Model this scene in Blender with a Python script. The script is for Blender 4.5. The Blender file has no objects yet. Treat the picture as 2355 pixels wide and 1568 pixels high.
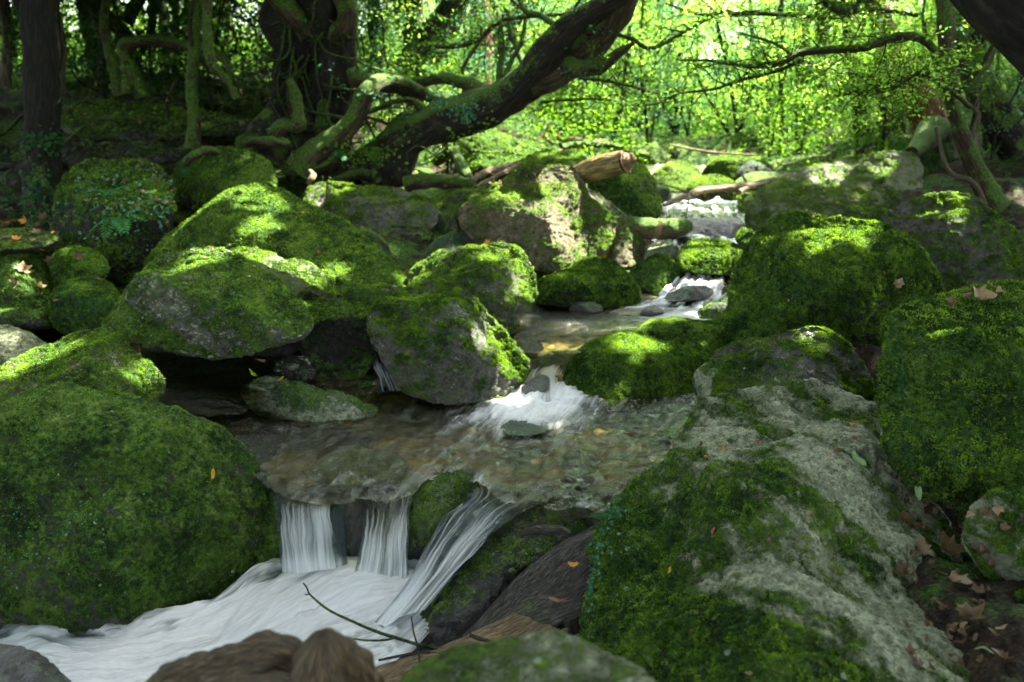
import bpy, math, random
import numpy as np
from mathutils import Vector, Matrix

# ------------------------------------------------------------------ camera, sky, sun, exposure
C = bpy.context.scene
CAM_H, PITCH, FPX = 1.35, math.radians(16.3), 1831.0      # eye height, downward pitch, focal length in photo units (2354 wide)
cam = bpy.data.cameras.new('camera'); camo = bpy.data.objects.new('camera', cam); C.collection.objects.link(camo)
cam.lens = 28.0; cam.sensor_width = 36.0; cam.clip_end = 400; cam.clip_start = 0.05
camo.location = (0, 0, CAM_H); camo.rotation_euler = (math.pi/2 - PITCH, 0, 0)
cam.dof.use_dof = True; cam.dof.focus_distance = 2.9; cam.dof.aperture_fstop = 2.3
C.camera = camo
SUN_DIR = np.array([0.50, 0.30, 0.85]); SUN_DIR /= np.linalg.norm(SUN_DIR)
SUN_EL = math.asin(SUN_DIR[2]); SUN_AZ = math.atan2(SUN_DIR[0], SUN_DIR[1])
W_ = bpy.data.worlds.new('World'); C.world = W_; W_.use_nodes = True
nt = W_.node_tree; bg = nt.nodes['Background']
sky = nt.nodes.new('ShaderNodeTexSky'); sky.sky_type = 'NISHITA'; sky.sun_disc = False
sky.sun_elevation = SUN_EL; sky.sun_rotation = SUN_AZ; sky.air_density = 1.0; sky.dust_density = 2.5
_h = nt.nodes.new('ShaderNodeHueSaturation'); _h.inputs['Saturation'].default_value = .45      # sky desaturated to take the blue tint out of the shade
nt.links.new(sky.outputs[0], _h.inputs['Color']); nt.links.new(_h.outputs[0], bg.inputs[0]); bg.inputs[1].default_value = 0.15
sl = bpy.data.lights.new('sun', 'SUN'); sl.energy = 5.0; sl.angle = math.radians(0.5); sl.color = (1.0, 0.95, 0.82)
so = bpy.data.objects.new('sun', sl); C.collection.objects.link(so)
so.rotation_euler = Vector(SUN_DIR).to_track_quat('Z', 'Y').to_euler(); so.location = (4, 3, 12)
C.view_settings.view_transform = 'Standard'; C.view_settings.look = 'None'
C.view_settings.exposure = 3.75; C.view_settings.gamma = 1.0
C.render.engine = 'CYCLES'
cy = C.cycles
cy.max_bounces = 6; cy.diffuse_bounces = 1; cy.glossy_bounces = 2; cy.transmission_bounces = 3; cy.transparent_max_bounces = 12
cy.caustics_reflective = False; cy.caustics_refractive = False; cy.use_denoising = True
cy.sample_clamp_indirect = 4.0
try: cy.denoiser = 'OPENIMAGEDENOISE'
except Exception: pass

rng = np.random.default_rng(7); random.seed(7)

# ------------------------------------------------------------------ image -> world helpers (used only to read positions off the photograph)
_sp, _cp = math.sin(PITCH), math.cos(PITCH)
EYE = np.array([0, 0, CAM_H])
def ray(u, v):
    dx, dy = (np.asarray(u, float) - 1177)/FPX, -(np.asarray(v, float) - 784)/FPX
    return np.stack([dx, _cp + dy*_sp, -_sp + dy*_cp], -1)
_YO = [0, 3.1, 3.3, 3.45, 3.7, 4.2, 4.6, 5.0, 5.5, 6.0, 7.0, 9.0, 12.0, 40]
_YN = [0, 3.15, 3.48, 3.66, 3.95, 4.50, 5.00, 5.50, 6.2, 6.9, 8.2, 10.5, 13.5, 42]
def W(u, v, y):
    y = np.interp(y, _YO, _YN)          # my first depth estimates, corrected for the slope of the stream
    d = ray(u, v); return EYE + d*(np.asarray(y, float)/d[..., 1])[..., None]
def G(u, v, z):
    d = ray(u, v); return EYE + d*((np.asarray(z, float) - CAM_H)/d[..., 2])[..., None]

# ------------------------------------------------------------------ vectorised gradient noise
_pr = np.random.default_rng(11); _perm = _pr.permutation(512).astype(np.int64)
_g = _pr.normal(size=(512, 3)); _g /= np.linalg.norm(_g, axis=1)[:, None]
def pnoise(p):
    p = np.asarray(p, float); i = np.floor(p).astype(np.int64); f = p - i
    w = f*f*f*(f*(f*6 - 15) + 10); out = 0
    for a in (0, 1):
        for b in (0, 1):
            for c in (0, 1):
                h = _perm[(_perm[(_perm[(i[:, 0]+a) & 511] + i[:, 1]+b) & 511] + i[:, 2]+c) & 511]
                g = _g[h]
                dot = g[:, 0]*(f[:, 0]-a) + g[:, 1]*(f[:, 1]-b) + g[:, 2]*(f[:, 2]-c)
                out = out + dot*(w[:, 0] if a else 1-w[:, 0])*(w[:, 1] if b else 1-w[:, 1])*(w[:, 2] if c else 1-w[:, 2])
    return out*1.7
def fbm(p, oct=4, gain=.5):
    s, a, t = 0, 1.0, 0.0
    for k in range(oct):
        s = s + a*pnoise(np.asarray(p)*(2.03**k) + 17.3*k); t += a; a *= gain
    return s/t
def ridged(p, oct=3):
    s, a, t = 0, 1.0, 0.0
    for k in range(oct):
        s = s + a*(1 - 2*np.abs(pnoise(np.asarray(p)*(2.1**k) + 31.7*k))); t += a; a *= .5
    return s/t
def sstep(a, b, x):
    t = np.clip((x - a)/(b - a), 0, 1); return t*t*(3 - 2*t)

# ------------------------------------------------------------------ mesh / object helpers
def link(o, parent=None):
    C.collection.objects.link(o)
    if parent is not None: o.parent = parent
    return o
def tag(o, label, cat, group=None):
    o['label'] = label; o['category'] = cat
    if group: o['group'] = group
    return o
def mesh(name, V, F, mat, parent=None, origin=None, uv=None, attrs=None, smooth=True):
    """V (n,3), F (m,3|4) -> one mesh object whose origin is `origin`"""
    V = np.asarray(V, float); F = np.asarray(F, np.int32)
    org = np.zeros(3) if origin is None else np.asarray(origin, float)
    me = bpy.data.meshes.new(name); n, m, k = len(V), len(F), F.shape[1]
    me.vertices.add(n); me.vertices.foreach_set('co', (V - org).astype(np.float32).ravel())
    me.loops.add(m*k); me.loops.foreach_set('vertex_index', F.ravel())
    me.polygons.add(m); me.polygons.foreach_set('loop_start', np.arange(0, m*k, k, dtype=np.int32))
    me.polygons.foreach_set('loop_total', np.full(m, k, np.int32))
    if smooth: me.polygons.foreach_set('use_smooth', np.ones(m, bool))
    if uv is not None:
        l = me.uv_layers.new(name='UVMap'); l.data.foreach_set('uv', np.asarray(uv, np.float32)[F.ravel()].ravel())
    for an, av in (attrs or {}).items():
        a = me.attributes.new(an, 'FLOAT', 'POINT'); a.data.foreach_set('value', np.asarray(av, np.float32))
    if mat: me.materials.append(mat)
    me.update(calc_edges=True)
    o = bpy.data.objects.new(name, me); link(o, parent)
    if parent is None: o.location = org
    elif origin is not None: o.location = org - np.array(parent.location)
    return o
def empty(name, loc, label=None, cat=None, group=None):
    o = bpy.data.objects.new(name, None); link(o); o.location = loc; o.empty_display_size = .05
    if label: tag(o, label, cat, group)
    return o
def gridF(nu, nv, wrap=False):
    a = np.arange(nu*nv).reshape(nu, nv)
    if wrap: a = np.vstack([a, a[:1]])
    return np.stack([a[:-1, :-1], a[1:, :-1], a[1:, 1:], a[:-1, 1:]], -1).reshape(-1, 4)
def vnormals(P, F):
    n = np.zeros_like(P)
    a, b, c = P[F[:, 0]], P[F[:, 1]], P[F[:, 2]]; d = P[F[:, -1]]
    fn = np.cross(c - a, d - b) if F.shape[1] == 4 else np.cross(b - a, c - a)
    for k in range(F.shape[1]):
        for j in range(3): n[:, j] += np.bincount(F[:, k], fn[:, j], len(P))
    return n/(np.linalg.norm(n, axis=1)[:, None] + 1e-12)
def catmull(pts, n, closed=False):
    P = np.asarray(pts, float); m = len(P)
    if closed: idx = lambda i: P[i % m]; segs = m
    else: idx = lambda i: P[min(max(i, 0), m-1)]; segs = m-1
    out = []
    k = max(4, int(math.ceil(n/segs))*2)
    for i in range(segs):
        p0, p1, p2, p3 = idx(i-1), idx(i), idx(i+1), idx(i+2)
        t = np.linspace(0, 1, k, endpoint=False)[:, None]
        out.append(.5*((2*p1) + (-p0+p2)*t + (2*p0-5*p1+4*p2-p3)*t*t + (-p0+3*p1-3*p2+p3)*t**3))
    Q = np.vstack(out + ([] if closed else [P[-1:]]))
    if closed: Q = np.vstack([Q, Q[:1]])
    s = np.r_[0, np.cumsum(np.linalg.norm(np.diff(Q[:, :3] if Q.shape[1] > 3 else Q, axis=0), axis=1))]
    q = np.linspace(0, s[-1], n, endpoint=not closed)
    return np.stack([np.interp(q, s, Q[:, j]) for j in range(P.shape[1])], 1)

# ------------------------------------------------------------------ materials
def newmat(name):
    m = bpy.data.materials.new(name); m.use_nodes = True; t = m.node_tree
    for n in list(t.nodes): t.nodes.remove(n)
    out = t.nodes.new('ShaderNodeOutputMaterial'); return m, t, out
def N(t, typ, **kw):
    n = t.nodes.new('ShaderNode' + typ)
    for k, v in kw.items():
        if k.startswith('i_'): n.inputs[k[2:].replace('_', ' ')].default_value = v
        else: setattr(n, k, v)
    return n
def noise(t, vec, scale, detail=6, rough=.55, dist=0):
    n = N(t, 'TexNoise'); n.inputs['Scale'].default_value = scale; n.inputs['Detail'].default_value = detail
    n.inputs['Roughness'].default_value = rough; n.inputs['Distortion'].default_value = dist
    if vec is not None: t.links.new(vec, n.inputs['Vector'])
    return n.outputs['Fac']
def ramp(t, fac, stops):
    r = N(t, 'ValToRGB'); e = r.color_ramp.elements
    while len(e) < len(stops): e.new(.5)
    for k, (p, c) in enumerate(stops): e[k].position = p; e[k].color = tuple(c) + (1,) if len(c) == 3 else c
    t.links.new(fac, r.inputs[0]); return r.outputs[0]
def mmath(t, op, a, b=None, c=None, clamp=False):
    n = N(t, 'Math', operation=op, use_clamp=clamp)
    for k, x in enumerate((a, b, c)):
        if x is None: continue
        if isinstance(x, (int, float)): n.inputs[k].default_value = x
        else: t.links.new(x, n.inputs[k])
    return n.outputs[0]
def smooth_(t, x, a, b):
    n = N(t, 'MapRange', interpolation_type='SMOOTHSTEP'); t.links.new(x, n.inputs[0])
    n.inputs[1].default_value = a; n.inputs[2].default_value = b; return n.outputs[0]
def mixc(t, f, a, b):
    n = N(t, 'Mix', data_type='RGBA')
    for k, x in ((0, f), (6, a), (7, b)):
        if isinstance(x, (tuple, list)): n.inputs[k].default_value = tuple(x) + (1,)
        elif isinstance(x, (int, float)): n.inputs[k].default_value = x if k == 0 else (x, x, x, 1)
        else: t.links.new(x, n.inputs[k])
    return n.outputs[2]
def bump(t, h, strength, dist, nrm=None):
    b = N(t, 'Bump'); b.inputs['Strength'].default_value = strength; b.inputs['Distance'].default_value = dist
    t.links.new(h, b.inputs['Height'])
    if nrm is not None: t.links.new(nrm, b.inputs['Normal'])
    return b.outputs[0]

MOSS = dict(
    deep=[(.20, (.004, .012, .002)), (.42, (.016, .052, .006)), (.56, (.050, .122, .012)), (.74, (.105, .185, .024)), (.94, (.19, .25, .06))],
    warm=[(.16, (.012, .020, .004)), (.40, (.032, .064, .008)), (.56, (.066, .130, .014)), (.74, (.12, .20, .024)), (.94, (.20, .26, .06))],
    cool=[(.16, (.005, .018, .006)), (.40, (.014, .052, .012)), (.56, (.030, .098, .020)), (.74, (.062, .150, .034)), (.94, (.12, .21, .07))])
_rm = {}
def rock_mat(tone='deep', lichen=.2, wet=0.0, rockc='grey', grain=1.0):
    key = (tone, lichen, wet, rockc, grain)
    if key in _rm: return _rm[key]
    m, t, out = newmat('mossy stone ' + tone)
    tc = N(t, 'NewGeometry').outputs['Position']
    at = N(t, 'Attribute', attribute_name='moss').outputs['Fac']
    n1 = noise(t, tc, 5, 6, .6); n2 = noise(t, tc, 26, 5, .65); n3 = noise(t, tc, 62*grain, 5, .75); n4 = noise(t, tc, 380*grain, 2, .6)
    f = mmath(t, 'ADD', mmath(t, 'MULTIPLY', n1, .34), mmath(t, 'MULTIPLY', n2, .26))
    f = mmath(t, 'ADD', f, mmath(t, 'MULTIPLY', n3, .40))
    f = mmath(t, 'MULTIPLY_ADD', mmath(t, 'SUBTRACT', f, .5), 3.8, .5)
    mossc = ramp(t, f, MOSS[tone])
    dead = smooth_(t, noise(t, tc, 9, 6, .7, .6), .60, .72)
    mossc = mixc(t, mmath(t, 'MULTIPLY', dead, .55), mossc, (.070, .045, .014))
    yel = smooth_(t, noise(t, tc, 3.2, 4, .6, .4), .52, .70)
    mossc = mixc(t, mmath(t, 'MULTIPLY', yel, .30), mossc, (.09, .16, .012))
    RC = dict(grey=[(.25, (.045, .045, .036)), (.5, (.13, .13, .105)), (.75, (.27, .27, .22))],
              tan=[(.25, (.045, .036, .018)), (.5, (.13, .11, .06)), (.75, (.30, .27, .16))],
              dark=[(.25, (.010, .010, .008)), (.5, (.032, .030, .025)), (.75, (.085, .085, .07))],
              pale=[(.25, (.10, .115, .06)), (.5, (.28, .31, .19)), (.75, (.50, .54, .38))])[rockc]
    rf = mmath(t, 'MULTIPLY_ADD', mmath(t, 'SUBTRACT', mmath(t, 'ADD', mmath(t, 'MULTIPLY', n2, .5), mmath(t, 'MULTIPLY', n3, .5)), .5), 2.2, .5)
    rc = ramp(t, rf, RC)
    # lichen: pale crusts
    ln = noise(t, tc, 22, 7, .75, .5)
    lm = smooth_(t, mmath(t, 'MULTIPLY_ADD', n3, .18, ln), .80 - lichen*.30, .86 - lichen*.30)
    sepn = N(t, 'SeparateXYZ'); t.links.new(N(t, 'NewGeometry').outputs['Normal'], sepn.inputs[0])
    lm = mmath(t, 'MULTIPLY', lm, smooth_(t, sepn.outputs[2], -.05, .30))
    rc = mixc(t, lm, rc, mixc(t, smooth_(t, n3, .36, .62), (.12, .15, .075), (.50, .55, .34)))
    mk = mmath(t, 'ADD', at, mmath(t, 'MULTIPLY', mmath(t, 'SUBTRACT', mmath(t, 'ADD', mmath(t, 'MULTIPLY', n2, .5), mmath(t, 'MULTIPLY', n3, .5)), .5), 2.9))
    mask = smooth_(t, mk, .38, .68)
    sp = N(t, 'TexVoronoi'); sp.inputs['Scale'].default_value = 16; t.links.new(tc, sp.inputs['Vector'])
    spot = mmath(t, 'LESS_THAN', mmath(t, 'ADD', sp.outputs['Distance'], mmath(t, 'MULTIPLY', n3, .18)), .10 + .16*lichen)
    spot = mmath(t, 'MULTIPLY', spot, mmath(t, 'GREATER_THAN', noise(t, tc, 6.0, 2), .50))
    col = mixc(t, mask, rc, mossc)
    col = mixc(t, mmath(t, 'MULTIPLY', spot, .8), col, (.36, .44, .31))
    p = N(t, 'BsdfPrincipled'); t.links.new(col, p.inputs['Base Color'])
    h = mmath(t, 'ADD', mmath(t, 'MULTIPLY', n3, 1.0), mmath(t, 'MULTIPLY', n4, .6))
    h = mmath(t, 'ADD', h, mmath(t, 'MULTIPLY', mask, .35))
    nb = bump(t, n2, .7, .03); nb = bump(t, h, 1.0, .014, nb); t.links.new(nb, p.inputs['Normal'])
    if wet > 0:
        r = mmath(t, 'MULTIPLY_ADD', n2, .5, .12); t.links.new(mixc(t, mask, r, .75), p.inputs['Roughness'])
        p.inputs['Specular IOR Level'].default_value = .6 + wet*.4
    else:
        t.links.new(mixc(t, mask, .70, .95), p.inputs['Roughness']); p.inputs['Specular IOR Level'].default_value = .25
    try:
        p.inputs['Sheen Weight'].default_value = 0.0; p.inputs['Sheen Roughness'].default_value = .6; p.inputs['Sheen Tint'].default_value = (.45, .7, .15, 1)
    except Exception: pass
    t.links.new(p.outputs[0], out.inputs[0]); _rm[key] = m; return m

def foliage_mat(name, c0, c1, trans=.45, rough=.6, spec=.10):
    m, t, out = newmat(name)
    r = N(t, 'Attribute', attribute_name='rnd').outputs['Fac']
    mid = tuple((a + b)/2*0.95 for a, b in zip(c0, c1))
    col = ramp(t, r, [(0, c0), (.55, mid), (1, c1)])
    d = N(t, 'BsdfPrincipled'); t.links.new(col, d.inputs['Base Color']); d.inputs['Roughness'].default_value = rough
    d.inputs['Specular IOR Level'].default_value = spec
    tr = N(t, 'BsdfTranslucent')
    hs = N(t, 'HueSaturation'); hs.inputs['Saturation'].default_value = 1.1; hs.inputs['Value'].default_value = 2.2; hs.inputs['Hue'].default_value = .495
    t.links.new(col, hs.inputs['Color']); t.links.new(hs.outputs[0], tr.inputs[0])
    mx = N(t, 'MixShader'); mx.inputs[0].default_value = trans
    t.links.new(d.outputs[0], mx.inputs[1]); t.links.new(tr.outputs[0], mx.inputs[2]); t.links.new(mx.outputs[0], out.inputs[0])
    return m
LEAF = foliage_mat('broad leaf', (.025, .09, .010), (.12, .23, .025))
KNOTW = None
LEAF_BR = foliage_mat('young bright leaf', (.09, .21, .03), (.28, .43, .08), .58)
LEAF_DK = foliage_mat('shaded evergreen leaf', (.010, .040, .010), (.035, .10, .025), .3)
LEAF_SM = foliage_mat('blue green small leaf', (.030, .11, .05), (.12, .26, .15), .3)
LEAF_CAN = foliage_mat('canopy leaf', (.012, .045, .006), (.04, .09, .012), .25)
TUFT = foliage_mat('moss tuft', (.008, .032, .004), (.14, .24, .028), .35, .9, .1)
TUFT_W = foliage_mat('warm moss tuft', (.030, .050, .005), (.16, .20, .02), .35, .9, .1)

def bark_mat(name, moss, c0, c1, seedv=0, scale=1.0, rough=.9):
    m, t, out = newmat(name)
    geo = N(t, 'NewGeometry'); pos = geo.outputs['Position']
    uvn = N(t, 'UVMap').outputs[0]
    mp = N(t, 'Mapping'); mp.inputs['Scale'].default_value = (9*scale, 2.0*scale, 1); t.links.new(uvn, mp.inputs['Vector'])
    g = noise(t, mp.outputs[0], 4, 6, .65, .35); g2 = noise(t, pos, 60, 4, .7); n1 = noise(t, pos, 7, 5, .6)
    bc = ramp(t, mmath(t, 'MULTIPLY_ADD', mmath(t, 'SUBTRACT', g, .5), 2.0, .5), [(.15, tuple(x*.3 for x in c0)), (.5, c0), (.85, c1)])
    sep = N(t, 'SeparateXYZ'); t.links.new(geo.outputs['Normal'], sep.inputs[0])
    mk = mmath(t, 'ADD', mmath(t, 'MULTIPLY', sep.outputs[2], .45), mmath(t, 'ADD', mmath(t, 'MULTIPLY', n1, 1.2), mmath(t, 'MULTIPLY', g2, .5)))
    mask = smooth_(t, mk, 1.55 - moss, 1.75 - moss)
    mc = ramp(t, g2, MOSS['warm'][:4])
    col = mixc(t, mask, bc, mc)
    p = N(t, 'BsdfPrincipled'); t.links.new(col, p.inputs['Base Color']); p.inputs['Roughness'].default_value = rough
    p.inputs['Specular IOR Level'].default_value = .3
    nb = bump(t, g, 1.0, .02*min(1, 1/scale)); nb = bump(t, g2, .6, .008, nb); t.links.new(nb, p.inputs['Normal'])
    t.links.new(p.outputs[0], out.inputs[0]); return m
BARK = bark_mat('mossy dark bark', .71, (.014, .011, .008), (.042, .034, .021))
BARK_D = bark_mat('shaded dark bark', .50, (.009, .008, .005), (.026, .022, .014))  # darker copy of the bark, shade put into its colour
BARK_M = bark_mat('very mossy bark', .82, (.035, .026, .014), (.11, .08, .045))
BARK_P = bark_mat('pale bark', .45, (.10, .08, .05), (.26, .22, .15))
BARK_R = bark_mat('reddish peeling bark', .15, (.11, .045, .022), (.24, .11, .055))
WOOD = bark_mat('weathered driftwood', .12, (.16, .115, .06), (.38, .29, .17), scale=1.4, rough=.75)
WOOD_W = bark_mat('wet dark wood', .15, (.030, .026, .020), (.13, .115, .095), scale=1.8, rough=.24)
WOOD_Y = bark_mat('yellow barkless log', .35, (.15, .105, .035), (.34, .26, .10), scale=.8, rough=.7)
KNOTW = bark_mat('weathered root wood', .0, (.045, .030, .014), (.24, .165, .075), scale=3.2, rough=.5)
WOOD_E = bark_mat('broken orange wood', 0, (.20, .12, .055), (.36, .25, .13), scale=2, rough=.8)
# ------------------------------------------------------------------ leaf / tuft batches
def leafcards(C0, Nn, size, asp=.5, fold=.25, rg=None, tilt=.5, rnd=None):
    """one folded four-sided leaf (two quads) per centre; C0 (n,3), Nn normals (n,3), size (n,)"""
    rg = rg or rng; n = len(C0)
    nn = Nn + rg.normal(size=(n, 3))*tilt; nn /= np.linalg.norm(nn, axis=1)[:, None] + 1e-9
    a = rg.normal(size=(n, 3)); t = np.cross(nn, a); t /= np.linalg.norm(t, axis=1)[:, None] + 1e-9
    b = np.cross(nn, t); s = np.asarray(size)[:, None]*np.ones((n, 1))
    w = s*asp*.5
    base, tip = C0 - t*s*.5, C0 + t*s*.5 - nn*s*.08
    mid = C0 + nn*0
    l1, r1 = mid + b*w + nn*w*fold*2, mid - b*w + nn*w*fold*2
    V = np.stack([base, r1, tip, l1, mid - nn*w*fold*.2], 1).reshape(-1, 3)
    k = np.arange(n)[:, None]*5
    F = np.concatenate([k + [0, 1, 4], k + [1, 2, 4], k + [2, 3, 4], k + [3, 0, 4]], 0)
    rv = rg.random(n) if rnd is None else rnd
    return V, F, np.repeat(rv, 5)
def sprays(C0, leaf=.05, per=7, rg=None, spread=.12, flat=.7, asp=.45):
    """layered sprays of leaves about each centre, horizontal-ish like beech or maple twigs"""
    rg = rg or rng; n = len(C0)
    d = rg.normal(size=(n, per, 3))*[spread, spread, spread*(1-flat)]
    c = (C0[:, None, :] + d).reshape(-1, 3)
    nn = np.tile([0, 0, 1.0], (len(c), 1)); base = np.repeat(rg.random(n), per)
    return leafcards(c, nn, leaf*rg.uniform(.6, 1.25, len(c)), asp, .2, rg, .55, np.clip(base*.6 + rg.random(len(c))*.4, 0, 1))

# ------------------------------------------------------------------ boulders
ROCKS = {}
def rock(name, label, cat, outline, yt, yb, front, back, mat, planes=(), seed=0, moss=.6, rough=1.0, tufts=0, group=None,
         strata=0.0, boxy=.75, res=1.0, facets=5, sink=0.0, mossdir=(0, 0, 1), tuft_size=.008, tuft_mat=None, tmin=.50, mossf=None, streak=None, deep=True):
    O = np.array(outline, float); vmin, vmax = O[:, 1].min(), O[:, 1].max()
    Oc = catmull(O, 160, True)
    yy = yt + (yb - yt)*np.clip((Oc[:, 1] - vmin)/(vmax - vmin), 0, 1)
    P = W(Oc[:, 0], Oc[:, 1], yy); c = P.mean(0)
    n = EYE - c; dist = np.linalg.norm(n); n /= dist
    px = max(np.ptp(O[:, 0]), np.ptp(O[:, 1]))*1024/2354
    X = np.cross([0, 0, 1.0], n); X /= np.linalg.norm(X); X = -X if X[0] < 0 else X
    rel = P - c
    # fit the plane of the outline for an up axis
    Y = np.cross(n, X); Y = Y if Y[2] > 0 else -Y
    x, y = rel@X, rel@Y; hx, hy = np.abs(x).max(), np.abs(y).max()
    sx = .5*(hx + hy)
    nth = int(np.clip(px*1.9*res, 70, 620)); nph = int(np.clip(px*.62*res, 26, 210)); nb = max(8, nph//5)
    ring = catmull(np.c_[rel, x, y], nth, True)[:, :3]
    # heavily smoothed ring for the inside
    K = np.fft.rfft(ring, axis=0); K[4:] = 0; ringS = np.fft.irfft(K, nth, axis=0)
    ph = np.r_[np.linspace(0.0, np.pi/2, nph), np.linspace(np.pi/2, np.pi, nb + 1)[1:]]
    sg = np.sign(np.cos(ph)); r = np.sin(ph)**boxy; h = np.abs(np.cos(ph))**boxy*sg
    ph0 = r[None, :, None]
    base = (ringS[:, None, :]*(1 - ph0**2) + ring[:, None, :]*ph0**2)*ph0
    bx, by = base@X/hx, base@Y/hy
    z = np.tile(h, (nth, 1)); zf = z.copy()
    rg = np.random.default_rng(seed + 100)
    pl = list(planes)
    for k in range(facets):
        a = rg.uniform(0, 2*np.pi); tl = rg.uniform(.5, 1.15)
        pl.append((math.sin(tl)*math.cos(a), math.sin(tl)*math.sin(a), math.cos(tl), rg.uniform(.58, .82)))
    if front >= .12 and deep:
        front = max(front, .62*min(hx, hy))
        for wn, d in (((rg.uniform(-.3, .3), rg.uniform(-.15, .1), 1), rg.uniform(.66, .76)), ((rg.uniform(-.35, .35), -1, rg.uniform(-.22, -.02)), rg.uniform(.60, .72))):
            wn = np.array(wn, float); wn /= np.linalg.norm(wn); l_ = (wn@X, wn@Y, wn@n)
            if l_[2] > .15: pl.append((*l_, d))
    for (nx, ny, nz, d) in pl:
        sup = math.sqrt((nx*hx)**2 + (ny*hy)**2 + (nz*front)**2)
        lim = (d*sup - nx*bx*hx - ny*by*hy)/nz/front
        s = .05; dlt = zf - lim
        zf = np.where(z > 0, zf - .5*(dlt + np.sqrt(dlt*dlt + s*s)), zf)
    zf = np.where(z > 0, np.maximum(zf, -.04), zf)
    depth = np.where(zf > 0, front, back)
    V = c + base + n*(zf*depth)[..., None]
    nu, nv = V.shape[:2]; V = V.reshape(-1, 3); F = gridF(nu, nv, True)
    nr = vnormals(V, F)
    if ((V - c)*nr).sum() < 0: F = F[:, ::-1]; nr = -nr
    so_ = seed*7.31
    q = V/sx
    edge = 1.0
    d0 = fbm(q*1.5 + so_, 3)*.055*sx*rough + fbm(q*4.2 + so_ + 9, 4, .55)*.036*sx*rough - np.abs(fbm(q*2.7 + so_ + 60, 3))*.035*sx*rough
    if strata:
        ax = np.array([.35, .15, .92]); sc = (V@ax)*14/ (1+sx) + fbm(q*2 + 3, 2)*1.6
        d0 += strata*.025*sx*np.abs(np.sin(sc*2.2))
    crack = np.clip(ridged(q*1.9 + so_ + 40, 3) - .45, 0, 1); d0 -= crack*.07*sx*rough
    V = V + nr*(d0*edge)[:, None]
    nr = vnormals(V, F)
    md = np.array(mossdir, float); md /= np.linalg.norm(md)
    up = nr@md
    if 8 <= seed < 65 and seed not in (11, 27, 35, 41, 48): moss -= .08
    mk = moss + up*.38 - .12 + fbm(V*3.1 + so_, 4)*.42 + fbm(V*13 + so_, 3)*.25
    if mossf is not None: mk = mk + mossf(V)
    if streak is not None:
        sd_, sa_, sm_ = np.array(streak[0], float), streak[1], streak[2]; sd_ /= np.linalg.norm(sd_)
        al_ = V@sd_; pr_ = V - al_[:, None]*sd_
        s1_ = fbm(pr_*9 + al_[:, None]*sd_*1.6 + fbm(V*2, 2)[:, None]*.8, 4); s2_ = ridged(pr_*16 + al_[:, None]*sd_*2.6 + 7, 3)
        V = V + nr*(s1_*sa_ + s2_*sa_*.35)[:, None]; mk = mk - s1_*sm_*1.6 + .1*sm_
    mm = sstep(.42, .62, mk)
    fine = fbm(V*24 + so_, 3)*.011 + fbm(V*62 + so_, 2)*(.006 + .003*mm)
    scl = min(1.0, sx*2.2)
    V = V + nr*((fine*1.1 + mm*.009)*scl)[:, None]
    mk = np.clip(mk, 0, 1)
    org = np.array([c[0], c[1], V[:, 2].min()])
    o = mesh(name, V, F, mat, None, org, attrs={'moss': mk})
    tag(o, label, cat, group)
    ROCKS[label] = (o, V, F, mk)
    if tufts:
        nr = vnormals(V, F)
        fc = V[F].mean(1); fn = nr[F].mean(1); fm = mk[F].mean(1)
        A = np.linalg.norm(np.cross(V[F[:, 2]] - V[F[:, 0]], V[F[:, 3]] - V[F[:, 1]]), axis=1)*.5
        vis = ((EYE - fc)*fn).sum(1) > -.15*np.linalg.norm(EYE - fc, axis=1)
        prob = A*np.clip((fm - tmin)/.15, 0, 1)*vis
        if prob.sum() > 0:
            pick = rg.choice(len(prob), tufts, p=prob/prob.sum())
            w4 = rg.dirichlet((1, 1, 1, 1), tufts)
            pts = (V[F[pick]]*w4[..., None]).sum(1); nn = fn[pick]
            clump = fbm(pts*30 + 5, 2); clump2 = fbm(pts*7 + 25, 2)
            sz = tuft_size*(.78 if seed in (1, 2, 4, 74, 70) else .6)*(rg.uniform(.5, 1.5, tufts))*(1 + clump*.9)
            # blade: pointing out and slightly down/around, three-cornered with width
            dirn = nn*1.0 + rg.normal(size=(tufts, 3))*.55 + np.array([0, 0, -.15])
            dirn /= np.linalg.norm(dirn, axis=1)[:, None]
            sd = np.cross(dirn, rg.normal(size=(tufts, 3))); sd /= np.linalg.norm(sd, axis=1)[:, None]
            b0 = pts - nn*.001
            Vt = np.stack([b0 - sd*(sz*.28)[:, None], b0 + sd*(sz*.28)[:, None], b0 + dirn*(sz*.75)[:, None] + sd*(sz*.2)[:, None], b0 + dirn*(sz*1.15)[:, None] - sd*(sz*.1)[:, None]], 1).reshape(-1, 3)
            Ft = np.arange(tufts*4).reshape(-1, 4)
            rv = np.clip(.42 + clump*.7 + clump2*.9 + rg.normal(size=tufts)*.26, 0, 1)
            t = mesh('moss', Vt, Ft, tuft_mat or TUFT, o, org, attrs={'rnd': np.repeat(rv, 4)}, smooth=False)
            t['kind'] = 'stuff'
    return o

M = rock_mat
def slab_moss(V):
    d = V - EYE; z = d[:, 1]*_cp - d[:, 2]*_sp
    u = 1177 + FPX*d[:, 0]/z; v = 784 - FPX*(d[:, 1]*_sp + d[:, 2]*_cp)/z
    e = np.interp(v, [1050, 1130, 1250, 1350, 1450, 1600], [1540, 1500, 1500, 1560, 1800, 2100])
    return .60*sstep(e + 90, e - 120, u) - .02
B = 'boulder'
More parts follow.
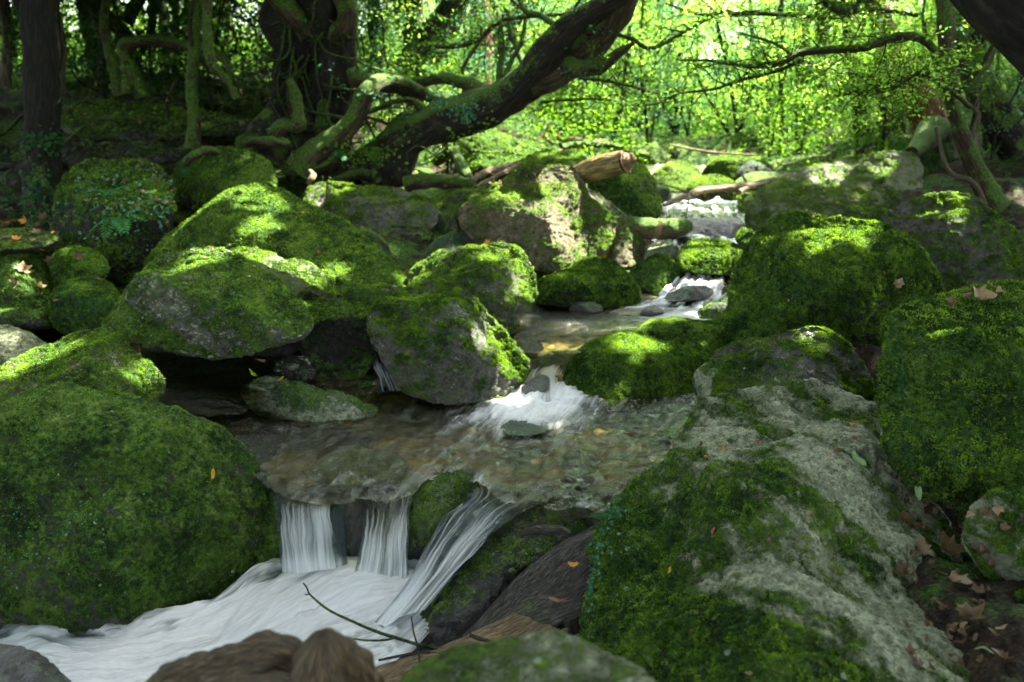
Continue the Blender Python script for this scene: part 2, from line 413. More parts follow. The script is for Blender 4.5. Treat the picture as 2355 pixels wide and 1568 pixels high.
# --- foreground
rock('boulder', 'huge dark moss-covered boulder filling the lower left, its side against the waterfall', B,
     [(-190,878),(0,885),(90,884),(160,897),(240,916),(330,934),(385,944),(402,938),(430,945),(480,968),(525,1002),(563,1042),(592,1078),(614,1110),(634,1150),(648,1205),(648,1262),(625,1315),(565,1352),(515,1388),(470,1418),(390,1444),(300,1462),(160,1474),(0,1486),(-190,1500)],
     3.0, 2.46, .36, .6, M('deep', .5, 0, 'grey'), planes=[], seed=1, moss=.74, tufts=110000, facets=3, rough=.7, tuft_size=.0045)
rock('boulder', 'long pale lichen-crusted slab boulder filling the lower right, moss down its left flank', B,
     [(1330,1450),(1345,1390),(1360,1310),(1385,1235),(1408,1170),(1440,1130),(1500,1098),(1545,1066),(1558,1020),(1578,970),(1608,928),(1655,906),(1740,897),(1800,889),(1860,880),(1920,894),(1985,924),(2040,965),(2062,1040),(2112,1110),(2180,1195),(2235,1295),(2292,1390),(2360,1470),(2440,1600),(2380,1750),(1960,1800),(1620,1760),(1440,1600),(1350,1500)],
     2.95, 1.25, .34, .45, M('deep', .85, 0, 'pale'), planes=[(.45, .15, .88, .66), (-.62, -.2, .75, .70)], seed=2, moss=.40, tufts=100000, facets=2, rough=.8, boxy=.8, mossdir=(-.6, -.3, .3), mossf=slab_moss, deep=False, streak=((.55, -.80, -.25), .028, .42), tuft_size=.0062, tmin=.46)
rock('boulder', 'blurred lichen-speckled stone at the bottom edge between driftwood and the long pale slab', B,
     [(905,1585),(950,1530),(1000,1508),(1080,1488),(1160,1474),(1250,1458),(1330,1474),(1400,1502),(1455,1532),(1510,1568),(1560,1640),(1400,1760),(1100,1780),(900,1700)],
     1.20, 1.00, .12, .22, M('warm', .8, 0, 'pale'), seed=3, deep=False, moss=.42, rough=.7, facets=2, res=.7)
rock('boulder', 'tall square bright green moss boulder at the right edge with creeper on its corner', B,
     [(2048,800),(2056,745),(2110,710),(2170,688),(2260,664),(2354,648),(2480,640),(2560,700),(2560,1100),(2450,1150),(2354,1128),(2270,1132),(2200,1147),(2140,1127),(2090,1087),(2062,1048),(2050,1000),(2043,940),(2043,870)],
     2.95, 2.28, .50, .5, M('deep', .04, 0, 'dark'), planes=[(-.1, .72, .68, .62), (-.3, -.15, .93, .68)], seed=4, moss=.92, tufts=100000, facets=1, boxy=.55, rough=.8, strata=.5)
rock('stone', 'rounded moss and lichen stone beside the dead leaves at the right edge', 'stone',
     [(2213,1215),(2232,1168),(2268,1140),(2312,1124),(2370,1120),(2440,1160),(2440,1350),(2360,1364),(2312,1357),(2262,1322),(2230,1278),(2212,1245)],
     2.0, 1.85, .16, .2, M('deep', .7, 0, 'pale'), seed=5, moss=.52, tufts=12000, facets=2)
rock('stone', 'dark mossy stone in the bottom right corner below the leaf litter', 'stone',
     [(2285,1480),(2300,1410),(2340,1362),(2420,1350),(2480,1400),(2480,1640),(2380,1640),(2310,1560)],
     1.75, 1.55, .12, .2, M('deep', .3, 0, 'dark'), seed=6, moss=.68, tufts=9000, facets=2)
rock('stone', 'wet black granite stone in the bottom left corner of the torrent', 'stone',
     [(-90,1490),(0,1482),(40,1484),(95,1506),(145,1545),(175,1590),(160,1680),(-90,1700)],
     1.85, 1.6, .14, .2, M('deep', .3, 1, 'dark'), seed=7, moss=.10, facets=3)
# --- middle right
rock('boulder', 'peaked grey-green boulder behind the long pale slab on the right', B,
     [(1640,925),(1640,880),(1668,838),(1720,802),(1770,776),(1828,757),(1880,751),(1922,774),(1966,810),(1996,848),(2010,890),(2012,960),(1960,1010),(1800,1010),(1680,980)],
     3.25, 3.0, .26, .3, M('deep', .55, 0, 'grey'), planes=[(.62, .35, .7, .55), (-.5, .35, .8, .55)], seed=8, moss=0.52, tufts=34000, facets=1, tuft_size=.0085)
rock('stone', 'small lichen-flecked stone wedged against the left of the peaked grey-green boulder', 'stone',
     [(1592,880),(1600,850),(1630,828),(1680,816),(1722,815),(1705,870),(1668,915),(1640,942),(1602,915)],
     3.3, 3.12, .12, .2, M('deep', .7, 0, 'pale'), seed=9, moss=.50, facets=3, tufts=5000)
rock('stone', 'low grey stone lying just behind the peaked grey-green boulder', 'stone',
     [(1640,822),(1660,800),(1700,784),(1740,778),(1772,786),(1765,812),(1700,824)],
     3.5, 3.45, .12, .2, M('deep', .5, 0, 'grey'), seed=10, moss=.50, facets=3, tufts=3000)
rock('boulder', 'giant mossy boulder right of the stream with a sunlit patch on top', B,
     [(1668,745),(1672,700),(1682,650),(1702,590),(1740,530),(1780,500),(1830,487),(1880,495),(1930,500),(1990,506),(2040,520),(2092,560),(2132,600),(2162,650),(2168,700),(2110,760),(2060,820),(2000,845),(1930,838),(1850,830),(1760,800),(1695,785),(1672,768)],
     4.15, 3.72, .50, .6, M('deep', .12, 0, 'dark'), planes=[(-.05, .80, .60, .62), (-.72, .1, .68, .62), (.1, -.62, .78, .60), (.55, .05, .83, .62)], seed=11, moss=.80, tufts=100000, facets=0, boxy=.6, rough=.9, tuft_size=.011)
rock('boulder', 'dark flat-faced boulder at right with thin roots trailing over it', B,
     [(2030,495),(2060,475),(2120,455),(2180,440),(2222,446),(2272,475),(2312,510),(2342,545),(2400,600),(2440,700),(2300,720),(2200,730),(2140,700),(2110,600),(2060,540),(2035,515)],
     4.75, 4.5, .25, .5, M('deep', .12, 0, 'grey'), planes=[(.3, .5, .8, .5), (-.35, -.2, .9, .45)], seed=12, moss=.60, tufts=26000, facets=1, tuft_size=.011)
rock('boulder', 'long low slanting boulder under the right bank trees, specked with fallen leaves', B,
     [(1697,458),(1712,445),(1762,430),(1830,400),(1882,384),(1950,362),(2030,352),(2090,352),(2116,370),(2124,410),(2112,455),(2070,485),(2050,520),(1980,560),(1900,580),(1830,590),(1770,580),(1738,548),(1712,510)],
     6.1, 5.45, .35, .6, M('warm', .35, 0, 'pale'), planes=[(0, .5, .86, .42), (-.2, -.4, .9, .5)], seed=13, moss=0.52, tufts=30000, facets=2, strata=.6, tuft_size=.012)
rock('boulder', 'dark boulder in shadow behind the long slanting boulder under the trees', B,
     [(2100,360),(2150,330),(2210,330),(2250,400),(2250,470),(2180,480),(2110,460)],
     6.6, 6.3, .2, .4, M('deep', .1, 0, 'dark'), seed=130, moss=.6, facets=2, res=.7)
rock('boulder', 'pale green flat-topped boulder far upstream at the foot of the right bank', B,
     [(1758,378),(1800,365),(1870,357),(1912,361),(1930,378),(1900,400),(1840,412),(1778,400)],
     7.9, 7.5, .3, .4, M('warm', .2, 0, 'pale'), seed=14, moss=.62, facets=2, res=.9)
rock('boulder', 'rounded bright green boulder at the head of the stream', B,
     [(1612,400),(1640,370),(1680,352),(1712,344),(1742,360),(1776,392),(1765,412),(1700,425),(1620,415)],
     7.6, 7.3, .3, .4, M('deep', .2, 0, 'grey'), seed=15, moss=.80, facets=3, tufts=8000, tuft_size=.014)
rock('stone', 'small dark pointed stone in front of the bright green head-of-stream boulder', 'stone',
     [(1690,402),(1714,374),(1738,370),(1775,394),(1764,408),(1715,412)], 7.2, 7.1, .14, .2, M('cool', .1, 0, 'dark'), seed=16, moss=.45, facets=2)
rock('boulder', 'round-backed mossy boulder under the driftwood branch, dark in front', B,
     [(1572,448),(1590,421),(1618,404),(1650,402),(1682,415),(1702,437),(1698,470),(1660,480),(1610,478),(1580,468)],
     6.5, 6.3, .26, .3, M('warm', .1, 0, 'dark'), planes=[(0, .75, .66, .5), (0, -.5, .86, .3)], seed=17, moss=.66, facets=0, tufts=7000, tuft_size=.013)
rock('stone', 'flat moss-topped stone behind the driftwood branch', 'stone',
     [(1690,420),(1718,400),(1762,394),(1805,404),(1816,424),(1760,432),(1700,432)], 6.9, 6.7, .2, .3, M('warm', .2, 0, 'grey'), seed=18, moss=.68, facets=2)
rock('boulder', 'yellow-green lit boulder upstream left of the round-backed one', B,
     [(1500,404),(1520,386),(1552,370),(1586,378),(1610,396),(1606,428),(1560,444),(1518,438)],
     7.0, 6.7, .25, .3, M('warm', .3, 0, 'pale'), seed=19, moss=.70, facets=3, tufts=6000, tuft_size=.013)
rock('stone', 'small green stone above the narrow rapids beside the cut log boulder', 'stone',
     [(1502,440),(1512,426),(1534,428),(1545,450),(1535,470),(1508,466)], 6.3, 6.2, .1, .2, M('cool', .1, 0, 'grey'), seed=20, moss=.6, facets=2)
rock('boulder', 'smooth green boulder directly right of the cut log end', B,
     [(1350,420),(1366,380),(1405,350),(1440,346),(1472,368),(1500,408),(1516,450),(1520,486),(1500,508),(1450,506),(1395,490),(1360,460)],
     5.9, 5.6, .32, .5, M('deep', .2, 0, 'dark'), planes=[(.55, .45, .7, .5), (-.1, -.3, .95, .6)], seed=21, moss=.72, facets=2, tufts=16000, tuft_size=.012)
rock('boulder', 'large central boulder with bare sun-bleached face and mossy flat top', B,
     [(1050,502),(1078,462),(1110,430),(1160,414),(1220,385),(1268,376),(1320,384),(1346,418),(1352,450),(1382,474),(1410,498),(1417,525),(1406,560),(1370,598),(1320,618),(1260,626),(1200,612),(1150,588),(1108,566),(1072,540)],
     5.25, 4.75, .42, .5, M('warm', .15, 0, 'tan'), planes=[(-.12, .80, .60, .46), (.70, .05, .70, .42), (-.30, -.45, .84, .44)], seed=22, moss=.50, facets=1, tufts=22000, tuft_size=.011, rough=1.1, boxy=.6)
rock('boulder', 'brownish rounded boulder tucked behind the central sun-bleached boulder', B,
     [(1330,440),(1368,440),(1402,468),(1442,498),(1472,540),(1484,582),(1462,608),(1420,618),(1370,612),(1340,560)],
     5.35, 5.0, .2, .4, M('warm', .15, 0, 'tan'), seed=23, moss=.48, facets=3)
rock('boulder', 'dark green rounded boulder at the left end of the upper pool', B,
     [(1232,672),(1250,640),(1290,626),(1320,605),(1350,593),(1392,596),(1422,612),(1452,640),(1468,668),(1466,694),(1430,706),(1370,708),(1300,706),(1245,700)],
     4.7, 4.5, .28, .35, M('deep', .06, 0, 'dark'), seed=24, moss=.78, facets=3, tufts=30000, tuft_size=.011)
rock('boulder', 'pointed dark mossy boulder right of the rounded one above the upper pool', B,
     [(1448,618),(1480,600),(1512,582),(1540,595),(1565,620),(1580,652),(1552,676),(1520,684),(1486,674),(1460,645)],
     4.9, 4.7, .2, .3, M('cool', .05, 0, 'dark'), planes=[(-.5, .5, .7, .4), (.4, -.2, .9, .5)], seed=25, moss=.70, facets=1, tufts=12000, tuft_size=.010)
rock('stone', 'grey-green stone peeking above the pointed dark boulder', 'stone',
     [(1482,590),(1498,562),(1525,553),(1550,564),(1566,596),(1556,620),(1500,618)], 5.05, 5.0, .14, .2, M('cool', .4, 0, 'pale'), seed=26, moss=.50, facets=3)
rock('boulder', 'flat cushion-like bright mossy stone in the middle of the rapids', B,
     [(1560,595),(1574,566),(1598,552),(1650,551),(1692,562),(1717,582),(1716,612),(1694,630),(1640,632),(1578,624)],
     4.95, 4.8, .26, .3, M('warm', .15, 0, 'dark'), planes=[(0, .85, .52, .5), (0, -.1, 1, .6)], seed=27, moss=.82, facets=1, tufts=20000, tuft_size=.011, boxy=.6)
rock('stone', 'small two-lobed green stone between the rapids and the giant right boulder', 'stone',
     [(1692,550),(1700,528),(1716,526),(1750,552),(1738,582),(1716,590),(1700,570)], 5.0, 4.9, .12, .2, M('deep', .1, 0, 'grey'), seed=28, moss=.72, facets=3, tufts=4000, tuft_size=.011)
rock('stone', 'wet black ledge stone that the upper rapids pour over', 'stone',
     [(1560,520),(1580,503),(1640,500),(1700,503),(1715,525),(1700,560),(1600,570),(1560,550)], 5.45, 5.2, .16, .3, M('cool', .1, 1, 'dark'), seed=29, moss=.15, facets=2)
rock('stone', 'wet dark stone standing in the white riffle', 'stone',
     [(1520,688),(1556,666),(1598,656),(1632,660),(1640,676),(1606,690),(1552,695)], 4.62, 4.5, .12, .2, M('cool', .2, 1, 'dark'), seed=30, moss=.25, facets=3)
rock('stone', 'small dark mossy stone at the edge of the upper pool', 'stone',
     [(1308,712),(1322,696),(1350,691),(1376,700),(1386,714),(1360,724),(1325,724)], 4.42, 4.36, .08, .12, M('deep', .3, 1, 'dark'), seed=31, moss=.5, facets=2)
rock('stone', 'little black wet stone with water curling round it in the riffle', 'stone',
     [(1470,722),(1484,706),(1506,702),(1524,714),(1520,730),(1486,732)], 4.33, 4.28, .07, .1, M('cool', .1, 1, 'dark'), seed=32, moss=.15, facets=2)
rock('stone', 'half-drowned green stone below the riffle beside the giant right boulder', 'stone',
     [(1585,735),(1612,710),(1655,690),(1692,680),(1700,745),(1640,750)], 4.45, 4.2, .14, .2, M('deep', .1, .6, 'dark'), seed=33, moss=.62, facets=2, tufts=6000, tuft_size=.01)
rock('boulder', 'low wide mossy boulder between the upper pool and the giant right boulder', B,
     [(1470,762),(1500,736),(1560,732),(1620,738),(1674,740),(1680,805),(1640,830),(1560,810),(1500,790)],
     4.1, 3.8, .18, .3, M('deep', .1, 0, 'dark'), seed=34, moss=.84, facets=2, tufts=18000, tuft_size=.0095)
rock('boulder', 'rounded dark moss boulder right of the small fall with a bright sun patch', B,
     [(1296,885),(1308,840),(1340,803),(1390,777),(1450,762),(1510,762),(1560,774),(1610,794),(1642,816),(1636,855),(1612,895),(1600,925),(1560,945),(1480,948),(1400,946),(1340,930),(1306,912)],
     3.85, 3.48, .34, .35, M('deep', .10, 0, 'dark'), planes=[(.1, .8, .6, .62), (-.2, -.3, .93, .72)], seed=35, moss=.78, facets=2, tufts=60000, rough=.7, tuft_size=.0095)
# --- middle
rock('boulder', 'lobed green boulder with yellow-lit folds at the left of the upper pool', B,
     [(940,655),(950,620),(990,590),(1040,571),(1100,565),(1150,560),(1196,574),(1217,600),(1234,652),(1230,692),(1194,714),(1188,758),(1130,780),(1050,770),(980,720)],
     4.3, 3.95, .36, .4, M('warm', .45, 0, 'grey'), planes=[(.75, .25, .6, .62), (-.3, .5, .8, .6)], seed=36, moss=0.56, facets=2, tufts=32000, rough=1.5, tuft_size=.010)
rock('boulder', 'tilted wedge boulder standing in the pool centre, pale streak down its right edge', B,
     [(843,738),(858,708),(900,679),(960,654),(1016,645),(1046,660),(1092,690),(1142,740),(1182,790),(1217,836),(1210,866),(1172,905),(1120,925),(1050,928),(980,918),(928,900),(900,868),(877,820),(853,778)],
     3.72, 3.42, .36, .35, M('deep', .45, 0, 'grey'), planes=[(.78, .45, .5, .50), (-.15, .35, .93, .66), (-.3, -.45, .85, .68)], seed=37, moss=0.56, facets=1, tufts=60000, rough=1.0, boxy=.65, tuft_size=.009)
rock('boulder', 'dark layered mossy boulder between the overhanging boulder and the tilted wedge', B,
     [(686,692),(700,674),(760,677),(820,689),(860,704),(856,740),(850,800),(846,850),(800,880),(740,880),(700,830),(688,760)],
     3.85, 3.6, .22, .3, M('deep', .2, 0, 'dark'), planes=[(0, .85, .5, .6), (0, -.55, .83, .4)], seed=38, moss=.58, facets=1, strata=2.4, tufts=16000, tuft_size=.009)
rock('boulder', 'large overhanging boulder left of the pool, lichened green top and bare brown underside', B,
     [(232,748),(260,708),(300,660),(336,612),(380,588),(440,573),(492,569),(540,583),(590,614),(640,650),(682,690),(704,725),(712,748),(694,770),(660,785),(610,800),(560,818),(500,826),(420,815),(340,795),(285,782),(255,768)],
     3.75, 3.3, .50, .5, M('deep', .85, 0, 'grey'), planes=[(.25, .62, .74, .48), (-.80, .15, .58, .62), (-.45, -.66, .60, .30)], seed=39, moss=.62, facets=0, tufts=46000, rough=.9, boxy=.6, tuft_size=.009, mossdir=(0, -.1, 1))
rock('boulder', 'sunlit-ridged stone rising behind the overhanging boulder', B,
     [(522,590),(540,572),(570,569),(620,580),(655,598),(702,600),(742,630),(770,668),(764,700),(700,720),(620,700),(560,640)],
     4.05, 3.85, .22, .3, M('warm', .4, 0, 'pale'), planes=[(-.3, -.6, .75, .3), (.3, .6, .7, .5)], seed=40, moss=.58, facets=1, tufts=16000, rough=1.2, tuft_size=.010)
rock('boulder', 'giant dome-shaped moss boulder behind the left rocks, dappled with sun', B,
     [(340,610),(380,555),(440,505),(500,459),(560,430),(610,426),(660,444),(700,469),(760,495),(830,540),(880,588),(930,640),(946,680),(900,720),(760,730),(600,700),(480,690),(380,660)],
     4.9, 4.25, .52, .6, M('deep', .10, 0, 'grey'), planes=[(.3, .68, .67, .62)], seed=41, moss=.90, facets=1, tufts=80000, rough=.45, tuft_size=.012)
rock('stone', 'flat pale-green stone in the gap below the giant dome boulder', 'stone',
     [(768,668),(800,652),(850,651),(910,657),(940,672),(900,700),(850,712),(790,700)], 4.0, 3.85, .14, .2, M('deep', .8, 0, 'pale'), seed=42, moss=.52, facets=2, tufts=8000, tuft_size=.009)
rock('boulder', 'broad low boulder with a mossy crown and bare grey side below the big tree', B,
     [(696,460),(714,426),(760,419),(830,428),(900,431),(960,449),(1002,476),(1014,502),(990,530),(930,545),(850,548),(780,528),(720,495)],
     5.6, 5.2, .34, .4, M('warm', .2, 0, 'grey'), planes=[(0, .84, .54, .5), (0, -.35, .93, .55)], seed=43, moss=0.42, facets=1, tufts=20000, tuft_size=.012)
rock('stone', 'dark mushroom-shaped stone with a flat lit top under the broad low boulder', 'stone',
     [(860,538),(890,522),(940,519),(986,529),(993,546),(965,582),(920,606),(880,592)], 5.15, 4.95, .16, .25, M('warm', .1, 0, 'dark'), planes=[(0, .9, .43, .55), (0, -.55, .83, .3)], seed=44, moss=.50, facets=0)
rock('stone', 'brownish oblong stone leaning on the shoulder of the giant dome boulder', 'stone',
     [(806,530),(838,523),(880,548),(900,582),(888,606),(840,570)], 4.95, 4.85, .12, .2, M('warm', .1, 0, 'grey'), seed=45, moss=.52, facets=2)
rock('stone', 'low green triangular stone between the dark mushroom stone and the central boulder', 'stone',
     [(972,600),(998,556),(1038,534),(1074,541),(1100,580),(1060,606),(1000,618)], 5.0, 4.8, .14, .25, M('cool', .3, 0, 'grey'), seed=46, moss=.55, facets=3)
rock('stone', 'small yellow-green stone wedged beside the broad low boulder', 'stone',
     [(1000,500),(1016,488),(1040,498),(1052,522),(1036,540),(1008,530)], 5.3, 5.2, .1, .2, M('warm', .1, 0, 'dark'), seed=47, moss=.6, facets=2)
rock('boulder', 'ball-shaped dark green boulder at the water on the left', B,
     [(114,705),(130,665),(168,644),(206,637),(250,650),(274,682),(270,718),(240,752),(190,768),(135,762)],
     4.12, 3.97, .28, .3, M('cool', .05, 0, 'dark'), seed=48, moss=.90, facets=2, tufts=30000, rough=.6, tuft_size=.009)
rock('boulder', 'round mossy boulder on the left bank above the ball-shaped boulder', B,
     [(116,602),(140,575),(180,567),(220,578),(245,604),(244,640),(205,660),(150,655),(120,630)],
     4.4, 4.25, .2, .3, M('deep', .05, 0, 'dark'), seed=49, moss=.82, facets=2, tufts=14000, tuft_size=.010)
rock('stone', 'flat dark slab at the waterline left of the ball-shaped boulder', 'stone',
     [(-90,714),(0,700),(60,698),(118,694),(140,730),(125,752),(60,758),(-90,762)], 4.15, 4.00, .16, .25, M('deep', .1, 0, 'dark'), seed=50, moss=.60, facets=2, tufts=8000)
rock('boulder', 'left bank mound of moss scattered with dead leaves', B,
     [(-120,600),(-20,575),(40,566),(90,572),(130,600),(140,650),(120,700),(60,715),(-120,720)],
     4.5, 4.15, .3, .4, M('deep', .3, 0, 'dark'), seed=51, moss=.70, facets=3, tufts=24000, tuft_size=.010)
rock('boulder', 'ridge-backed lichened boulder on the left with a bright sunlit edge', B,
     [(-90,860),(0,843),(60,813),(130,788),(190,764),(232,751),(268,765),(302,800),(342,835),(372,860),(380,892),(356,922),(310,945),(200,950),(100,950),(-90,950)],
     3.3, 2.95, .30, .3, M('deep', .7, 0, 'tan'), planes=[(-.25, .82, .5, .45), (.1, -.1, 1, .62), (.8, 0, .6, .62)], seed=52, moss=.58, facets=1, tufts=40000, tuft_size=.0085)
rock('stone', 'pale lichened stone at the far left water edge', 'stone',
     [(-90,745),(0,746),(40,754),(80,774),(110,794),(70,822),(0,845),(-90,850)], 3.74, 3.60, .16, .25, M('deep', .9, 0, 'pale'), seed=53, moss=.40, facets=2)
rock('stone', 'long low half-drowned stone lying in the pool, mossy at its left end', 'stone',
     [(558,897),(590,872),(640,869),(700,884),(762,899),(824,922),(862,950),(800,972),(700,974),(630,962),(580,942)],
     3.42, 3.24, .12, .12, M('cool', .8, .4, 'pale'), seed=54, moss=.48, facets=2, tufts=9000, tuft_size=.008, rough=1.8)
rock('stone', 'lichen-spotted stone in the shade under the layered boulder', 'stone',
     [(628,850),(650,826),(690,818),(722,834),(728,862),(700,882),(650,880)], 3.62, 3.56, .09, .15, M('cool', .6, 0, 'dark'), seed=55, moss=.25, facets=7, rough=2.2)
rock('boulder', 'deep-shadowed boulder supporting the overhanging one from behind', B,
     [(330,780),(420,770),(560,770),(690,760),(760,800),(770,870),(690,880),(560,880),(430,890),(350,870)],
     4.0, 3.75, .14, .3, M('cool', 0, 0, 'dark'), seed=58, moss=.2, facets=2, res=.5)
# --- left bank
rock('boulder', 'fern-hung dark boulder on the left bank under the rock ledge', B,
     [(125,470),(150,400),(200,376),(260,366),(320,366),(365,384),(400,425),(400,500),(380,580),(350,640),(220,650),(140,620),(118,540)],
     5.0, 4.5, .3, .5, M('deep', .05, 0, 'dark'), planes=[(0, .9, .43, .55)], seed=59, moss=.66, facets=2, tufts=30000, tuft_size=.012, rough=1.3)
rock('boulder', 'mossy boulder with two sun patches below the curved root on the left bank', B,
     [(376,440),(410,385),(450,350),(500,342),(560,348),(606,366),(632,400),(636,440),(600,480),(520,510),(440,520),(390,500)],
     5.4, 5.1, .3, .5, M('warm', .05, 0, 'dark'), seed=60, moss=.78, facets=3, tufts=24000, tuft_size=.013)
rock('stone', 'flat mossy shelf stone strewn with brown leaves at the left edge', 'stone',
     [(-90,545),(0,528),(70,526),(132,542),(132,560),(70,578),(-90,580)], 4.55, 4.35, .2, .3, M('warm', .1, 0, 'dark'), planes=[(0, .95, .3, .5)], seed=61, moss=.66, facets=0, tufts=8000)
rock('rock_ledge', 'long mossy rock ledge on the left bank casting a black hollow beneath', 'rock ledge',
     [(120,262),(150,245),(220,232),(330,238),(420,245),(500,262),(560,270),(600,285),(560,305),(460,312),(360,318),(240,316),(150,300)],
     7.45, 6.45, .3, .9, M('warm', .1, 0, 'dark'), planes=[(0, .9, .43, .6), (0, -.8, .6, .3)], seed=62, moss=.62, facets=1, tufts=14000, tuft_size=.016, rough=1.6)
rock('rock_ledge', 'dark upper rock ledge behind the first ledge on the left bank', 'rock ledge',
     [(150,190),(240,172),(380,170),(480,182),(560,196),(600,215),(540,232),(400,238),(240,232),(160,215)],
     8.6, 7.7, .3, .9, M('deep', .1, 0, 'dark'), planes=[(0, .9, .43, .6), (0, -.8, .6, .3)], seed=63, moss=.58, facets=1, rough=1.6, tufts=10000, tuft_size=.018)
rock('rock_ledge', 'lower shadowed ledge wall just above the fern-hung boulder', 'rock ledge',
     [(0,330),(100,320),(250,325),(380,330),(470,335),(480,352),(380,370),(200,372),(60,372),(-60,360)],
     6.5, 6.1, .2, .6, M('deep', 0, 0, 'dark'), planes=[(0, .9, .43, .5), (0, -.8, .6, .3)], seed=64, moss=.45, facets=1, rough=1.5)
# --- bank behind the central boulder
rock('boulder', 'mossy mound of stones behind the central boulder left of the cut log', B,
     [(1040,330),(1080,306),(1130,300),(1180,318),(1240,335),(1290,352),(1310,380),(1240,395),(1140,400),(1060,380)],
     7.4, 6.8, .3, .5, M('deep', .1, 0, 'dark'), seed=65, moss=.78, facets=3, tufts=12000, tuft_size=.016, rough=1.4)
rock('boulder', 'low green stone hump behind the cut log', B,
     [(1180,388),(1210,362),(1260,345),(1320,350),(1350,370),(1340,395),(1260,400)],
     6.4, 6.1, .2, .4, M('deep', .2, 0, 'dark'), seed=66, moss=.72, facets=3, tufts=9000, tuft_size=.014)
rock('boulder', 'flat-backed mossy rock below the fallen logs left of the central boulder', B,
     [(985,470),(1010,450),(1060,436),(1120,430),(1160,440),(1150,470),(1090,500),(1030,510),(995,495)],
     5.7, 5.4, .2, .4, M('warm', .1, 0, 'dark'), seed=67, moss=.55, facets=2, tufts=8000, tuft_size=.013)
# --- waterfall lip
rock('stone', 'mossy hump stone splitting the waterfall from the smooth chute', 'stone',
     [(925,1250),(938,1180),(962,1125),(1000,1097),(1050,1086),(1095,1096),(1112,1118),(1090,1150),(1045,1190),(1005,1235),(975,1280),(940,1290)],
     2.80, 2.56, .10, .2, M('warm', .1, .7, 'dark'), seed=70, moss=.62, facets=2, tufts=14000, tuft_size=.006, rough=.7)
rock('stone', 'black wet stone poking through between the two curtains of the waterfall', 'stone',
     [(768,1175),(778,1135),(806,1122),(836,1128),(846,1165),(842,1230),(820,1290),(785,1290),(770,1230)],
     2.68, 2.58, .05, .15, M('cool', .3, 1, 'dark'), seed=71, moss=.12, facets=3)
rock('stone', 'dark ledge rock behind the falling water curtains', 'stone',
     [(545,1140),(600,1122),(690,1150),(760,1158),(860,1156),(950,1150),(975,1200),(965,1290),(900,1340),(780,1345),(660,1345),(560,1330),(530,1230)],
     2.84, 2.76, .05, .2, M('cool', 0, 1, 'dark'), seed=72, moss=.05, facets=0, boxy=.4)
rock('stone', 'glistening half-submerged stone at the brink above the left curtain', 'stone',
     [(700,1080),(740,1050),(800,1030),(870,1034),(925,1052),(940,1078),(900,1104),(800,1118),(730,1110)],
     3.03, 2.70, .02, .10, M('warm', .5, 1, 'grey'), seed=73, moss=.45, facets=2)
rock('boulder', 'glossy wet rock with a mossy shoulder right of the smooth chute', B,
     [(860,1480),(895,1430),(950,1375),(1010,1310),(1060,1245),(1110,1190),(1160,1150),(1230,1150),(1300,1156),(1372,1168),(1396,1200),(1350,1260),(1270,1290),(1190,1345),(1140,1400),(1105,1450),(1040,1500),(960,1530),(880,1520)],
     2.70, 2.24, .20, .25, M('warm', .25, 1, 'dark'), planes=[(-.3, .5, .8, .5)], seed=74, moss=0.52, facets=2, tufts=30000, rough=1.0, tuft_size=.006, tmin=.5, mossdir=(0, .5, .8), deep=False)
rock('stone', 'dark wet stone under the brink between the glossy wet rock and the pale slab', 'stone',
     [(1290,1200),(1320,1162),(1390,1150),(1460,1140),(1530,1110),(1580,1120),(1560,1200),(1480,1250),(1380,1270),(1310,1250)],
     2.66, 2.5, .07, .2, M('cool', .2, 1, 'dark'), seed=79, moss=.40, facets=2)
rock('stone', 'small submerged stone making a ripple below the fall in mid pool', 'stone',
     [(1150,985),(1170,968),(1200,960),(1240,966),(1262,985),(1230,1000),(1180,1002)], 3.24, 3.08, .012, .08, M('cool', .3, 1, 'dark'), seed=75, moss=.3, facets=2)
rock('stone', 'small lichened stone breaking the pool surface near the pale slab', 'stone',
     [(1282,1062),(1300,1040),(1340,1030),(1368,1040),(1380,1066),(1355,1092),(1305,1094)], 3.03, 2.79, .02, .09, M('cool', .8, 1, 'grey'), seed=76, moss=.35, facets=2)
rock('stone', 'flat wet stone in the shallows at the foot of the small fall on its left', 'stone',
     [(1180,905),(1210,880),(1238,862),(1262,868),(1256,900),(1215,915)], 3.55, 3.45, .05, .1, M('cool', .4, 1, 'grey'), seed=77, moss=.15, facets=2)
rock('stone', 'mossy underwater lip stone the small fall slides over', 'stone',
     [(1238,838),(1262,810),(1310,806),(1352,818),(1340,850),(1300,885),(1250,870)], 3.84, 3.66, .05, .15, M('warm', .1, 1, 'dark'), seed=78, moss=.6, facets=2)
for k, (u, v, w_, lab) in enumerate([(1345, 703, 20, 'tan pebble'), (1283, 702, 16, 'grey pebble')]):
    pass
# pebbles by the upper pool
for k, (u, v, w_, mc, lab) in enumerate([(1345-20, 700, 13, 'tan', 'small tan pebble at the foot of the dark rounded boulder by the upper pool'),
                                  (1348-60, 704, 11, 'grey', 'small grey pebble left of the tan pebble by the upper pool')]):
    rock('pebble', lab, 'pebble', [(u-w_, v), (u-w_*.5, v-w_*.7), (u+w_*.5, v-w_*.7), (u+w_, v), (u+w_*.5, v+w_*.6), (u-w_*.5, v+w_*.6)], 4.5, 4.45, .03, .04, M('deep', .2, .3, mc), seed=80+k, moss=.0, facets=1)
